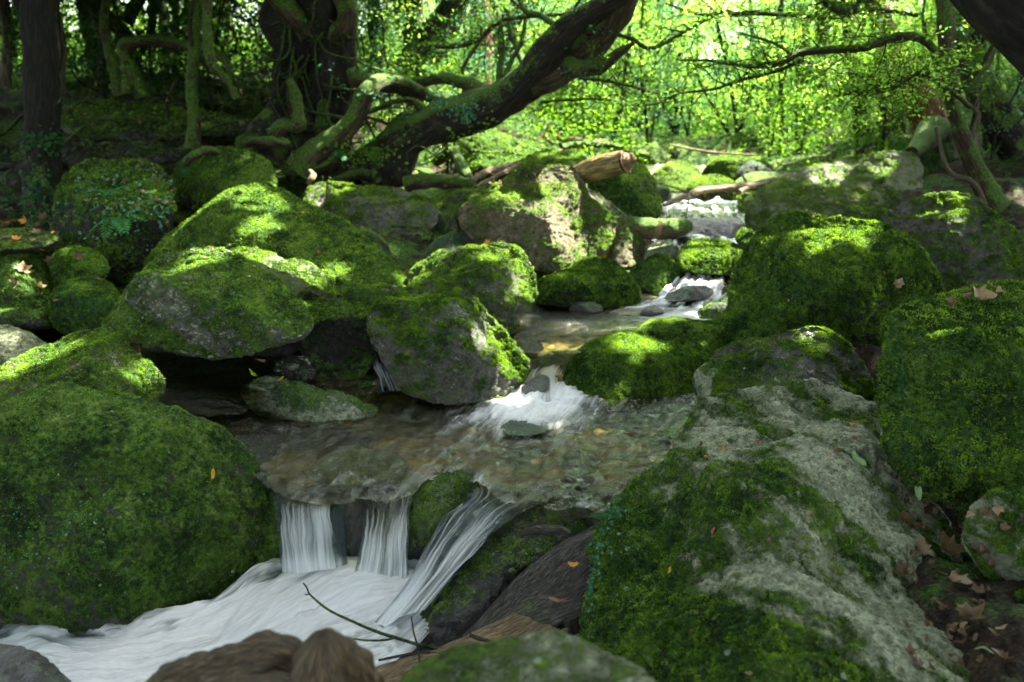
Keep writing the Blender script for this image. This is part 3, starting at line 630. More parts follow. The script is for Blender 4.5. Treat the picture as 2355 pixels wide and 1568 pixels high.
# extra far stones up the stream bed and banks
er = np.random.default_rng(5)
far = [(1560, 352, 9.2, 46), (1640, 345, 9.8, 50), (1500, 358, 8.6, 44), (1450, 330, 9.5, 60), (1700, 330, 10.5, 60), (1330, 345, 8.4, 50), (1800, 345, 9.8, 60), (1600, 372, 8.4, 34), (1540, 395, 7.9, 30), (1760, 335, 11.5, 50),
       (1250, 330, 9.4, 60), (1400, 318, 11.2, 50), (1660, 318, 13, 46), (1560, 322, 12.4, 50)]
for k, (u, v, y, w_) in enumerate(far):
    a = np.linspace(0, 2*np.pi, 9)[:-1]; rr = er.uniform(.75, 1.15, 8)
    ol = [(u + w_*r_*math.cos(t_), v + w_*.55*r_*math.sin(t_)) for t_, r_ in zip(a, rr)]
    rock('boulder', ['low','mossy hump','pale','tall-backed','flat','pointed','broad','half-hidden','dark','squat','rounded','tiny','lichened','farthest'][k] + ' distant boulder ' + ['on the left bank of the far stream','at the head of the far stream','below the bright foliage'][k%3], B, ol, y+.15, y-.1, .22, .3, M(['warm', 'deep'][k % 2], .2, 0, 'grey'), seed=90+k, moss=.72, facets=3, group='distant stream boulders', res=.8)
# ------------------------------------------------------------------ terrain
def stream_x(y):
    return np.interp(y, [0, 2.5, 3.2, 3.9, 4.4, 4.9, 5.9, 7.0, 9, 12, 30], [-.5, -.35, -.1, .15, .50, 1.13, 1.50, 1.60, 2.1, 2.9, 7.0])
def stream_w(y):
    return np.interp(y, [0, 1.8, 2.5, 3.3, 4.0, 4.6, 5.5, 8, 12, 30], [.45, .6, .85, 1.05, .75, .5, .4, .5, .6, .8])
def bed_z(y):
    return np.interp(y, [0, 1.8, 2.76, 2.90, 3.6, 3.85, 4.6, 5.1, 5.9, 6.5, 7.4, 9, 12, 25, 40], [-.75, -.60, -.50, -.14, -.14, .02, .04, .18, .32, .42, .50, .64, .80, 1.4, 2.6])
def terrain(x, y):
    x = np.asarray(x, float); y = np.asarray(y, float)
    d = x - stream_x(y); w = stream_w(y)
    L = np.clip(-d - w, 0, None); R = np.clip(d - w, 0, None)
    z = bed_z(y)
    lk = np.interp(y, [0, 2, 3, 4, 5, 6, 8, 12, 20], [.1, .1, .12, .12, .18, .26, .42, .38, .3])
    rk = np.interp(y, [0, 1.2, 2.0, 2.7, 4, 5, 6, 9, 14, 25], [.9, 1.0, .8, .25, .12, .12, .16, .22, .3, .3])
    zl = np.interp(y, [0, 3, 4.5, 4.95, 6, 7.3, 8.8, 9.4, 11, 16, 40], [.15, -.05, -.02, .34, .56, .68, .80, 1.30, 1.60, 2.3, 4.5])
    lk = np.interp(y, [0, 2, 3, 4, 5, 6, 8, 12, 20], [.1, .1, .12, .12, .18, .26, .3, .3, .3])
    z = z + (np.maximum(zl - z, 0))*sstep(.2, 2.6, L) + rk*np.minimum(R, np.interp(y, [0, 2.4, 4, 30], [.9, .9, 4, 7]))*sstep(0, .35, R)
    p = np.stack([x, y, 0*x], -1).reshape(-1, 3)
    nz = fbm(p*.9, 4).reshape(x.shape)*.16 + fbm(p*4 + 7, 4).reshape(x.shape)*.06 + fbm(p*14, 3).reshape(x.shape)*.02
    return z + nz*np.clip(.25 + np.minimum(L + R, 1.5), 0, 1.2)
m, t, out = newmat('forest floor')
g = N(t, 'NewGeometry'); pos = g.outputs['Position']
a1 = noise(t, pos, 2.2, 6, .6); a2 = noise(t, pos, 18, 6, .7); a3 = noise(t, pos, 90, 3, .7)
lit = ramp(t, mmath(t, 'MULTIPLY_ADD', mmath(t, 'SUBTRACT', mmath(t, 'ADD', mmath(t, 'MULTIPLY', a2, .5), mmath(t, 'MULTIPLY', a3, .5)), .5), 2.2, .5), [(.2, (.008, .006, .004)), (.5, (.03, .021, .012)), (.8, (.09, .062, .033))])
mo = ramp(t, mmath(t, 'MULTIPLY_ADD', mmath(t, 'SUBTRACT', a3, .5), 1.6, .5), MOSS['deep'])
sep = N(t, 'SeparateXYZ'); t.links.new(g.outputs['Normal'], sep.inputs[0])
mk = smooth_(t, mmath(t, 'MULTIPLY_ADD', a2, .5, mmath(t, 'MULTIPLY_ADD', sep.outputs[2], .10, a1)), .78, .90)
p = N(t, 'BsdfPrincipled'); t.links.new(mixc(t, mk, lit, mo), p.inputs['Base Color']); p.inputs['Roughness'].default_value = .95
p.inputs['Specular IOR Level'].default_value = .2
t.links.new(bump(t, mmath(t, 'ADD', a2, a3), .9, .03), p.inputs['Normal']); t.links.new(p.outputs[0], out.inputs[0])
FLOOR = m
def rngrid(x0, x1, nx, ys):
    X, Y = np.meshgrid(np.linspace(x0, x1, nx), ys, indexing='ij')
    Z = terrain(X, Y); V = np.stack([X, Y, Z], -1).reshape(-1, 3); F = gridF(nx, len(ys))
    return V, F
ys = np.r_[np.linspace(-18, -3, 16)[:-1], np.linspace(-3, .3, 20)[:-1], np.linspace(.3, 7, 300), np.linspace(7, 16, 160)[1:], np.linspace(16, 60, 90)[1:]]
# x fans out with distance
nx = 420; s = np.linspace(-1, 1, nx)
X = np.outer(s, 3.2 + np.maximum(ys, 0)*.95) + (np.sign(s)*np.maximum(np.abs(s) - .92, 0)/.08*22)[:, None]; Y = np.tile(ys, (nx, 1)); Z = terrain(X, Y)
o = mesh('ground', np.stack([X, Y, Z], -1).reshape(-1, 3), gridF(nx, len(ys)), FLOOR); o['kind'] = 'structure'
# streambed under the water: gravel and stones
m, t, out = newmat('streambed gravel')
pos = N(t, 'NewGeometry').outputs['Position']
vo = N(t, 'TexVoronoi'); vo.inputs['Scale'].default_value = 14; t.links.new(pos, vo.inputs['Vector'])
n2 = noise(t, pos, 6, 6, .65); sepv = N(t, 'SeparateColor'); t.links.new(vo.outputs['Color'], sepv.inputs[0])
col = ramp(t, mmath(t, 'ADD', mmath(t, 'MULTIPLY', sepv.outputs[0], .45), mmath(t, 'MULTIPLY', n2, .6)), [(.25, (.030, .026, .010)), (.5, (.11, .090, .035)), (.75, (.24, .19, .085)), (.95, (.42, .36, .20))])
p = N(t, 'BsdfPrincipled'); t.links.new(col, p.inputs['Base Color']); p.inputs['Roughness'].default_value = .6
t.links.new(bump(t, mmath(t, 'MULTIPLY', vo.outputs['Distance'], -1.0), .8, .03), p.inputs['Normal']); t.links.new(p.outputs[0], out.inputs[0])
BED = m
ysb = np.linspace(1.2, 10, 240); wv = np.linspace(-1, 1, 140)
cx, ww = stream_x(ysb), stream_w(ysb) + .15
X = cx[None] + np.outer(wv, ww); Y = np.tile(ysb, (140, 1))
pp = np.stack([X, Y, 0*X], -1).reshape(-1, 3)
Z = np.maximum(bed_z(Y), terrain(X, Y)) + .004 + (fbm(pp*5, 4)*.05 + np.abs(fbm(pp*16 + 3, 2))*.03).reshape(X.shape) - .10*sstep(.8, 1, np.abs(wv))[:, None]
o = mesh('streambed', np.stack([X, Y, Z], -1).reshape(-1, 3), gridF(140, 240), BED); o['kind'] = 'structure'

# ------------------------------------------------------------------ water
def water_mat(name, tint=(.62, .60, .40), foam_gain=1.0, streak=(3, 60), body=.25, bodyc=(.05, .045, .02), fr_=(.30, .85), sa=.55):
    m, t, out = newmat(name)
    uv = N(t, 'UVMap').outputs[0]; pos = N(t, 'NewGeometry').outputs['Position']
    fo = N(t, 'Attribute', attribute_name='foam').outputs['Fac']
    mp = N(t, 'Mapping'); mp.inputs['Scale'].default_value = (streak[0], streak[1], 1); t.links.new(uv, mp.inputs['Vector'])
    s1 = noise(t, mp.outputs[0], 1.0, 5, .6, .5)
    mp2 = N(t, 'Mapping'); mp2.inputs['Scale'].default_value = (streak[0]*3, streak[1]*2.7, 1); t.links.new(uv, mp2.inputs['Vector'])
    s2 = noise(t, mp2.outputs[0], 1.0, 4, .6, .3)
    st = mmath(t, 'ADD', mmath(t, 'MULTIPLY', s1, .6), mmath(t, 'MULTIPLY', s2, .4))
    st = mmath(t, 'MULTIPLY', mmath(t, 'SUBTRACT', st, .5), 2.6)
    fm = smooth_(t, mmath(t, 'ADD', fo, mmath(t, 'MULTIPLY', st, sa)), *fr_)
    fm = mmath(t, 'MULTIPLY', fm, foam_gain, clamp=True)
    gl = N(t, 'BsdfGlossy'); gl.inputs['Roughness'].default_value = .06; gl.inputs['Color'].default_value = (.92, 1, .88, 1)
    tr = N(t, 'BsdfTransparent'); tr.inputs['Color'].default_value = tint + (1,)
    df = N(t, 'BsdfDiffuse'); df.inputs['Color'].default_value = bodyc + (1,)
    mb = N(t, 'MixShader'); mb.inputs[0].default_value = body; t.links.new(tr.outputs[0], mb.inputs[1]); t.links.new(df.outputs[0], mb.inputs[2])
    fr = N(t, 'Fresnel'); fr.inputs['IOR'].default_value = 1.33
    w1 = noise(t, pos, 16, 4, .6, .8); h = mmath(t, 'ADD', mmath(t, 'MULTIPLY', w1, .8), mmath(t, 'MULTIPLY', s2, .5))
    nb = bump(t, h, .75, .035)
    for x in (gl, fr): t.links.new(nb, x.inputs['Normal'])
    mw = N(t, 'MixShader'); t.links.new(fr.outputs[0], mw.inputs[0]); t.links.new(mb.outputs[0], mw.inputs[1]); t.links.new(gl.outputs[0], mw.inputs[2])
    fd = N(t, 'BsdfPrincipled'); fd.inputs['Base Color'].default_value = (.90, .93, .91, 1); fd.inputs['Roughness'].default_value = .55
    fd.inputs['Subsurface Weight'].default_value = 0; t.links.new(bump(t, st, .20, .010), fd.inputs['Normal'])
    ft = N(t, 'BsdfTranslucent'); ft.inputs[0].default_value = (.8, .9, .9, 1)
    fx = N(t, 'MixShader'); fx.inputs[0].default_value = .3; t.links.new(fd.outputs[0], fx.inputs[1]); t.links.new(ft.outputs[0], fx.inputs[2])
    mf = N(t, 'MixShader'); t.links.new(fm, mf.inputs[0]); t.links.new(mw.outputs[0], mf.inputs[1]); t.links.new(fx.outputs[0], mf.inputs[2])
    t.links.new(mf.outputs[0], out.inputs[0]); return m
WPOOL = water_mat('pool water', (.80, .76, .42), 1, (7, 50), .15, (.035, .036, .012), (.22, 1.15))
WFALL = water_mat('falling water', (.60, .72, .74), .86, (.9, 80), .20, (.10, .14, .16), (.12, 1.05), .42)
WTORR = water_mat('torrent foam', (.5, .6, .6), 1, (3.5, 30), .5, (.10, .14, .155), (.05, 1.30))
WFAR = water_mat('upstream water', (.5, .5, .4), 1, (4, 9), .4, (.03, .03, .02))

def water_sheet(name, V, nu, nv, mat, foam, uvs=None, parent=None):
    uv = np.stack(np.meshgrid(np.linspace(0, 1, nu), np.linspace(0, 1, nv), indexing='ij'), -1).reshape(-1, 2) if uvs is None else uvs
    o = mesh(name, V.reshape(-1, 3), gridF(nu, nv), mat, parent, uv=uv, attrs={'foam': np.clip(foam, 0, 1).ravel()})
    return o
# middle pool: from the brink of the fall to the foot of the upper fall
lip = catmull([(300, 1000), (420, 1010), (520, 1052), (585, 1090), (625, 1122), (690, 1146), (770, 1152), (840, 1146), (900, 1146), (945, 1130), (980, 1100), (1050, 1092), (1108, 1112), (1165, 1150), (1240, 1160), (1330, 1165), (1400, 1178), (1470, 1170), (1600, 1100), (1700, 1040)], 420)
top = catmull([(240, 930), (400, 905), (600, 880), (800, 868), (980, 862), (1180, 858), (1300, 872), (1480, 880), (1620, 880), (1760, 900)], 420)
nu, nv = 420, 240; tt = np.linspace(0, 1, nv)[None, :, None]
L3, T3 = G(lip[:, 0], lip[:, 1], 0), G(top[:, 0], top[:, 1], 0)
V = L3[:, None]*(1 - tt) + T3[:, None]*tt
fx_, fy_ = G(1245, 915, 0)[0], G(1245, 915, 0)[1]            # foot of the small fall
dx, dy = V[..., 0] - fx_, V[..., 1] - fy_
# current runs from the small fall down-left to the brink
flow = np.array([-.42, -.91]); al = -(dx*-flow[0] + dy*-flow[1])*1.0; al = dx*flow[0] + dy*flow[1]; ac = dx*flow[1]*-1 + dy*flow[0]
r = np.sqrt(dx**2 + dy**2)
q = np.stack([al*5, ac*13, 0*al], -1).reshape(-1, 3)
st = fbm(q + fbm(q*.5, 2)[:, None]*.8, 4).reshape(al.shape)
foam = 1.25*np.exp(-(r/.22)**2) + .85*np.exp(-(np.maximum(al, 0)/.50)**2 - (ac/(.12 + .42*np.maximum(al, 0)))**2)*(al > -.05)
sh = sstep(.10, 0, tt[..., 0]*np.ones_like(al))*.5
brink = np.exp(-(tt[..., 0]/.05)**2)
lu = lip[:, 0][:, None]*np.ones((1, nv))
foam = foam + brink*.12*((lu > 660) & (lu < 960)) + .15*brink*((lu > 960) & (lu < 1180)) + .08 + .12*np.exp(-(tt[..., 0]/.25)**2) + .16*sstep(-.1, .7, V[..., 0] - .1)
edge2 = np.exp(-((1 - tt[..., 0])/.12)**2)*.15
wz = st*.020 + fbm(np.stack([V[..., 0]*7, V[..., 1]*16, 0*al], -1).reshape(-1, 3), 4)  .reshape(al.shape)*.020
wz += .03*np.exp(-(r/.30)**2)*(.5 + st)
V[..., 2] += wz - brink*.012
uvp = np.stack([al*.9, ac*.9], -1).reshape(-1, 2)*np.array([.35, .55])
o = water_sheet('pool_water', V, nu, nv, WPOOL, foam + st*.42, uvp); o['kind'] = 'structure'

def fall(name, label, rows, n=90, m=120, foamf=None, mat=None, curtain=0, cat='waterfall', seed=0, amp=.012, fa=1.6, fb=16):
    """rows: list of polylines (each a list of (u,v,y)) from brink to foot"""
    R = [catmull([tuple(W(*p_)) for p_ in r_], m) for r_ in rows]
    R = np.stack(R, 0)                       # rows, across, 3
    P = np.stack([catmull(R[:, j], n) for j in range(m)], 1)  # along, across, 3
    a = np.linspace(0, 1, n)[:, None]*np.ones((1, m)); b = np.linspace(0, 1, m)[None]*np.ones((n, 1))
    q = np.stack([a*fa, b*fb + seed, 0*a], -1).reshape(-1, 3)
    s = fbm(q, 4).reshape(n, m) + .55*fbm(q*[.6, .22, 1] + 50, 2).reshape(n, m)
    nn = vnormals(P.reshape(-1, 3), gridF(n, m)).reshape(n, m, 3)
    P = P + nn*(s*amp)[..., None]
    ac_ = R[0, -1] - R[0, 0]; ac_ /= np.linalg.norm(ac_)
    wob = fbm(np.stack([a*3.5, b*3 + seed*5, 0*a], -1).reshape(-1, 3), 4).reshape(n, m)
    P = P + ac_*(wob*.022*np.sin(np.pi*np.clip(a*1.1, 0, 1)))[..., None]
    f = foamf(a, b, s)
    uv = np.stack([a, b], -1).reshape(-1, 2)
    o = water_sheet(name, P, n, m, mat or WFALL, f, uv); tag(o, label, cat); return o
# left curtain, right curtain, chute
edge = lambda b, w=.08: sstep(0, w, b)*sstep(0, w, 1 - b)
fall('waterfall', 'left sheer curtain of the low waterfall beside the huge dark boulder',
     [[(596,1082,2.86),(650,1100,2.83),(720,1122,2.80),(790,1128,2.77)],
      [(625,1128,2.74),(672,1142,2.70),(730,1152,2.67),(792,1150,2.66)],
      [(634,1180,2.66),(680,1170,2.60),(735,1172,2.57),(790,1176,2.58)],
      [(640,1250,2.60),(684,1240,2.55),(740,1236,2.53),(792,1240,2.55)],
      [(650,1325,2.55),(692,1318,2.50),(745,1310,2.48),(800,1305,2.50)]],
     foamf=lambda a, b, s: -.4*sstep(.32, .12, a) + (.24 + .36*sstep(.25, .7, a)*(b < .85) + .35*sstep(.8, 1, a) + s*.38)*edge(b, .08) - .3*sstep(.75, .95, b)*(1-sstep(.8, 1, a)), seed=1)
fall('waterfall', 'right tumbling curtain of the low waterfall left of the mossy hump stone',
     [[(815,1108,2.80),(870,1096,2.82),(920,1086,2.82),(985,1092,2.80)],
      [(836,1150,2.68),(876,1148,2.69),(918,1146,2.69),(960,1130,2.70)],
      [(834,1190,2.58),(870,1200,2.57),(908,1200,2.58),(944,1176,2.60)],
      [(826,1260,2.50),(862,1270,2.48),(900,1270,2.49),(938,1240,2.53)],
      [(812,1330,2.46),(856,1348,2.42),(900,1350,2.43),(940,1320,2.47)]],
     foamf=lambda a, b, s: -.4*sstep(.32, .12, a) + (.30 + .40*sstep(.3, .8, a) + s*.42)*edge(b, .09) + .3*sstep(.85, 1, a), seed=2)
fall('waterfall', 'smooth glassy chute sliding between the mossy hump stone and the glossy wet rock',
     [[(1040,1085,2.86),(1108,1102,2.84),(1180,1118,2.80),(1260,1140,2.71)],
      [(1075,1130,2.69),(1112,1132,2.68),(1150,1140,2.66),(1240,1160,2.61)],
      [(1025,1180,2.57),(1060,1185,2.55),(1100,1180,2.55),(1180,1188,2.55)],
      [(975,1260,2.44),(1005,1262,2.42),(1040,1250,2.43),(1125,1240,2.45)],
      [(925,1350,2.35),(955,1356,2.32),(985,1336,2.32),(1055,1312,2.35)],
      [(860,1430,2.25),(890,1440,2.21),(915,1420,2.21),(985,1400,2.25)]],
     foamf=lambda a, b, s: -.25*sstep(.25, .05, a) + (.26 + .28*sstep(.3, .8, a) + s*.7 + .35*sstep(.75, 1, a) + .15*(b < .3))*edge(b, .08), seed=3)
fall('waterfall', 'small white fall spilling from the upper pool between the tilted wedge and the sun-patched boulder',
     [[(1200,798,4.0),(1250,806,4.0),(1300,806,4.0),(1350,800,4.0)],
      [(1216,832,3.78),(1248,834,3.76),(1280,834,3.76),(1316,836,3.78)],
      [(1205,862,3.66),(1235,856,3.62),(1268,856,3.62),(1296,866,3.66)],
      [(1180,895,3.56),(1225,888,3.52),(1268,890,3.52),(1302,898,3.56)],
      [(1130,935,3.36),(1200,930,3.34),(1262,930,3.34),(1322,925,3.38)]],
     foamf=lambda a, b, s: (.02 + .80*sstep(.28, .6, a) + s*.7)*edge(b, .16), seed=4, amp=.010)
# lower torrent
A = catmull([(960,1268), (840,1275), (752,1280), (660,1305), (590,1335), (540,1372), (470,1412), (380,1432), (300,1452), (200,1462), (110,1452), (40,1462), (-60,1500), (-200,1540)], 300)
Bc = catmull([(1010,1420), (960,1480), (900,1530), (820,1570), (740,1620), (640,1660), (560,1700), (470,1740), (380,1760), (300,1790), (220,1800), (140,1820), (60,1840), (-60,1880)], 300)
zA = np.interp(np.linspace(0, 1, 300), [0, .25, .6, 1], [-.27, -.30, -.36, -.42]); zB = zA - .01
P0, P1 = G(A[:, 0], A[:, 1], zA), G(Bc[:, 0], Bc[:, 1], zB)
nu, nv = 300, 200; tt = np.linspace(-.12, 1, nv)[None, :, None]
V = P0[:, None]*(1 - tt) + P1[:, None]*tt
a = np.linspace(0, 1, nu)[:, None]*np.ones((1, nv)); b = tt[..., 0]*np.ones_like(a)
q = np.stack([a*9, b*7 - a*2, 0*a], -1).reshape(-1, 3)
s = fbm(q + fbm(q*.6, 2)[:, None], 4).reshape(a.shape); s2 = fbm(q*3, 3).reshape(a.shape)
hump = .05*np.exp(-((a - .12)/.10)**2 - ((b - .25)/.25)**2)
V[..., 2] += s*.032 + s2*.003 + hump
fm = 1.50 - .70*sstep(.35, .8, b)*(1 - sstep(.25, .55, a)) - .20*sstep(.55, 1, a) + s*.9
fm -= .9*sstep(.06, -.08, b + s*.12)
o = water_sheet('torrent_water', V, nu, nv, WTORR, fm, np.stack([a, b], -1).reshape(-1, 2)); o['kind'] = 'structure'
# calmer water below everything
def flat(name, x0, x1, y0, y1, z, mat, foam, nx=120, ny=120, amp=.012):
    X, Y = np.meshgrid(np.linspace(x0, x1, nx), np.linspace(y0, y1, ny), indexing='ij')
    p = np.stack([X*6, Y*9, 0*X], -1).reshape(-1, 3); s = fbm(p, 4).reshape(X.shape)
    V = np.stack([X, Y, (z(X, Y) if callable(z) else z) + s*amp], -1)
    f = foam(X, Y, s) if callable(foam) else foam + 0*X + s*.2
    o = water_sheet(name, V, nx, ny, mat, f, np.stack([X*.5, Y*.5], -1).reshape(-1, 2)); o['kind'] = 'structure'; return o
flat('stream_water', -1.9, .55, 1.0, 2.7, lambda X, Y: -.33 - .08*np.clip(-X - .2, 0, 1.2), WTORR, lambda X, Y, s: .10 + s*.9 + .25*sstep(-.3, .2, X)*sstep(1.6, 2.1, Y))
flat('backwater', -4.9, -1.15, 3.2, 5.0, .085, WPOOL, .05)
ux0, uy0 = G(1560, 730, .17)[0], G(1560, 730, .17)[1]
_o = flat('upper_pool_water', 0, 1, 3.83, 4.95, .165, WPOOL, lambda X, Y, s: .05 + s*.45 + .75*sstep(4.25, 4.6, Y)*sstep(.3, .7, X), amp=.016)
_c = np.zeros(len(_o.data.vertices)*3, np.float32); _o.data.vertices.foreach_get('co', _c); _c = _c.reshape(-1, 3)
_c[:, 0] = np.interp(_c[:, 1], [3.83, 4.2, 5], [.02, .0, -.1])*(1 - _c[:, 0]) + np.interp(_c[:, 1], [3.83, 4.25, 4.5, 5], [.36, .60, 1.5, 1.9])*_c[:, 0]
_o.data.vertices.foreach_set('co', _c.ravel()); _o.data.update()
# rapids upstream
fall('cascade', 'white riffle tumbling into the upper pool past the wet dark stone',
     [[(1560,612,5.05),(1620,612,5.05),(1680,612,5.05),(1740,612,5.0)],
      [(1560,632,4.80),(1612,632,4.78),(1660,632,4.78),(1712,632,4.8)],
      [(1530,665,4.66),(1590,668,4.62),(1650,668,4.62),(1700,668,4.66)],
      [(1480,695,4.50),(1560,700,4.46),(1630,705,4.46),(1690,700,4.5)],
      [(1400,722,4.42),(1500,728,4.36),(1600,745,4.30),(1690,750,4.3)]],
     foamf=lambda a, b, s: .38 + .35*a + s*1.4, seed=5, amp=.05, cat='cascade', fa=5, fb=9, mat=WFAR)
fall('cascade', 'thin white spill showing above the cushion-like mossy stone',
     [[(1500,540,5.45),(1580,536,5.45),(1640,536,5.45),(1710,540,5.4)], [(1500,556,5.15),(1580,548,5.15),(1640,550,5.15),(1710,556,5.1)], [(1500,600,5.0),(1580,600,5.0),(1640,600,5.0),(1710,600,5.0)]],
     foamf=lambda a, b, s: .40 + s*1.1 + .2*sstep(.4, .6, b), seed=6, amp=.03, cat='cascade', fa=5, fb=9, mat=WFAR, n=50)
fall('cascade', 'bright upper rapids under the driftwood branch',
     [[(1490,462,6.3),(1560,462,6.3),(1640,462,6.3),(1715,462,6.3)], [(1500,482,5.75),(1570,480,5.75),(1640,480,5.75),(1712,482,5.75)], [(1500,500,5.50),(1570,500,5.48),(1640,500,5.48),(1712,502,5.5)], [(1500,545,5.40),(1570,545,5.40),(1640,545,5.40),(1712,545,5.4)]],
     foamf=lambda a, b, s: .42 + s*1.5 - .45*sstep(.72, .85, a), seed=7, amp=.06, cat='cascade', fa=5, fb=9, mat=WFAR, n=60)
fall('cascade', 'narrow white chute of water behind the small green stone',
     [[(1530,425,7.2),(1560,425,7.2),(1590,425,7.2),(1620,425,7.2)], [(1515,447,6.6),(1545,447,6.6),(1575,447,6.6),(1605,447,6.6)], [(1500,480,6.2),(1530,480,6.2),(1570,480,6.2),(1600,480,6.2)]],
     foamf=lambda a, b, s: .55 + s, seed=8, amp=.03, cat='cascade', fa=5, fb=9, mat=WFAR, n=40, m=50)
fall('cascade', 'little side rill slipping down between the layered boulder and the tilted wedge',
     [[(828,795,3.95),(845,792,3.95),(860,792,3.95),(880,795,3.95)], [(840,825,3.75),(855,822,3.75),(872,822,3.75),(890,830,3.75)], [(862,862,3.62),(880,858,3.62),(896,858,3.62),(912,866,3.62)], [(868,905,3.45),(890,900,3.45),(915,900,3.45),(940,905,3.45)]],
     foamf=lambda a, b, s: .35 + s*.9, seed=9, amp=.02, cat='cascade', n=60, m=50)
flat('far_stream_water', 1.0, 3.6, 7.3, 11, lambda X, Y: .56 + (Y - 7.3)*.045, WFAR, .3)
# ------------------------------------------------------------------ tubes: trunks, limbs, logs
def tubegeo(pts, seg=14, rough=.12, seed=0, flute=0.0, caps=True, flare=0.0, step=None):
    """pts (n,4): x,y,z,radius -> V,F,UV"""
    pts = np.asarray(pts, float)
    Ln = np.linalg.norm(np.diff(pts[:, :3], axis=0), axis=1).sum(); rm = pts[:, 3].mean()
    n = int(np.clip(Ln/(step or max(.012, rm*.35)), 8, 260))
    Q = catmull(pts, n); P = Q[:, :3]; R = np.maximum(Q[:, 3], .0006)
    T = np.gradient(P, axis=0); T /= np.linalg.norm(T, axis=1)[:, None] + 1e-9
    u = np.cross(T[0], [0.3, 0.9, 0.2]); u /= np.linalg.norm(u); U = [u]
    for k in range(1, n):
        u = U[-1] - T[k]*(U[-1]@T[k]); u /= np.linalg.norm(u) + 1e-9; U.append(u)
    U = np.array(U); Wv = np.cross(T, U)
    th = np.linspace(0, 2*np.pi, seg, endpoint=False)
    s = np.r_[0, np.cumsum(np.linalg.norm(np.diff(P, axis=0), axis=1))]
    D = U[:, None]*np.cos(th)[None, :, None] + Wv[:, None]*np.sin(th)[None, :, None]
    q = (P[:, None] + D*R[:, None, None]*1.0).reshape(-1, 3)
    nz = fbm(q/max(rm*2.2, .01) + seed*3.1, 3).reshape(n, seg)
    fl = np.cos(th*5 + seed)[None]*flute*(1 + 0*s[:, None]) + np.cos(th*3 + seed*2 + s[:, None]*2/max(rm*8, .1))*flute*.7
    rr = R[:, None]*(1 + nz*rough*2 + fl)
    if flare: rr = rr*(1 + flare*np.exp(-s/(rm*3))[:, None]*(1 + .5*np.cos(th*4 + seed)[None]))
    V = P[:, None] + D*rr[..., None]
    # longitude first
    V = V.transpose(1, 0, 2); uv = np.stack([np.tile(th[:, None]/6.2832, (1, n)), np.tile(s[None]/1.0, (seg, 1))], -1)
    F = gridF(seg, n, True)
    V = V.reshape(-1, 3); uv = uv.reshape(-1, 2)
    if caps:
        V = np.vstack([V, P[:1], P[-1:]]); uv = np.vstack([uv, [[.5, 0]], [[.5, s[-1]]]])
        i0, i1 = len(V)-2, len(V)-1; k = np.arange(seg); k2 = (k+1) % seg
        F = np.vstack([F, np.stack([k*n, k2*n, np.full(seg, i0), np.full(seg, i0)], 1)[:, [0, 1, 2, 2]], np.stack([k2*n+n-1, k*n+n-1, np.full(seg, i1), np.full(seg, i1)], 1)])
    return V, F, uv
def joingeo(L):
    Vs, Fs, Us, k = [], [], [], 0
    for V, F, U in L: Vs.append(V); Fs.append(F + k); Us.append(U); k += len(V)
    return np.vstack(Vs), np.vstack(Fs), np.concatenate(Us)
def quadfix(F):
    return F
def tubeobj(name, pts, mat, parent=None, origin=None, **kw):
    V, F, U = tubegeo(pts, **kw) if not isinstance(pts, list) else joingeo([tubegeo(p_, **kw) for p_ in pts])
    me_tri = F[:, 2] == F[:, 3]
    # degenerate quads become triangles: mesh() needs one size, so split the caps off as thin quads' first triangle doubled
    F = F.copy()
    if me_tri.any():
        Ft = F[me_tri][:, :3]; Fq = F[~me_tri]
        tri = np.vstack([Fq[:, [0, 1, 2]], Fq[:, [0, 2, 3]], Ft])
        return mesh(name, V, tri, mat, parent, origin, uv=U)
    return mesh(name, V, F, mat, parent, origin, uv=U)
def px(*pp):
    """(u, v, depth, width in photo units) -> x,y,z,radius"""
    out = []
    for (u, v, y, w_) in pp:
        P = W(u, v, y); out.append([*P, w_*.5*np.linalg.norm(P - EYE)/FPX])
    return np.array(out)
def wander(p0, d0, L, r0, r1=None, n=7, amp=.25, grav=0.0, rg=None):
    rg = rg or rng; d = np.array(d0, float); d /= np.linalg.norm(d); p = np.array(p0, float); out = [[*p, r0]]
    for k in range(n):
        d = d + rg.normal(size=3)*amp; d[2] += grav; d /= np.linalg.norm(d); p = p + d*L/n
        out.append([*p, r0 + ((r1 if r1 is not None else r0*.25) - r0)*(k+1)/n])
    return np.array(out)

def tree(label, trunk, limbs=(), mat=None, limb_mat=None, crown=None, crown_mat=None, cat='tree', name='tree', group=None, seg=18, flute=.08, flare=.0, twigs=(), leaves=None, rough=.14):
    base = trunk[0][:3]
    t = empty(name, base, label, cat, group)
    tubeobj('trunk', trunk, mat or BARK, t, base, seg=seg, flute=flute, flare=flare, seed=random.random()*9, rough=rough)
    for l in limbs: tubeobj('limb', l, limb_mat or mat or BARK, t, base, seg=12, flute=.05, seed=random.random()*9, rough=rough)
    if twigs: tubeobj('twigwork', list(twigs), limb_mat or mat or BARK, t, base, seg=6, rough=.06)['kind'] = 'stuff'
    if leaves is not None:
        V, F, rv = leaves; mesh('foliage', V, F, crown_mat or LEAF, t, base, attrs={'rnd': rv}, smooth=False)
    return t
def twigset(paths, n, L, r=.006, rg=None, up=.1):
    """n thin twigs sprouting along the given tubes"""
    rg = rg or rng; out = []
    for _ in range(n):
        pth = paths[rg.integers(len(paths))]; k = rg.uniform(.15, 1)*(len(pth)-1); i = min(int(k), len(pth)-2); f = k - i
        p = pth[i][:3]*(1-f) + pth[i+1][:3]*f; d = rg.normal(size=3)*[1, .7, .5] + [0, 0, up]
        out.append(wander(p, d, L*rg.uniform(.5, 1.3), r, .0015, 5, .35, 0, rg))
    return out
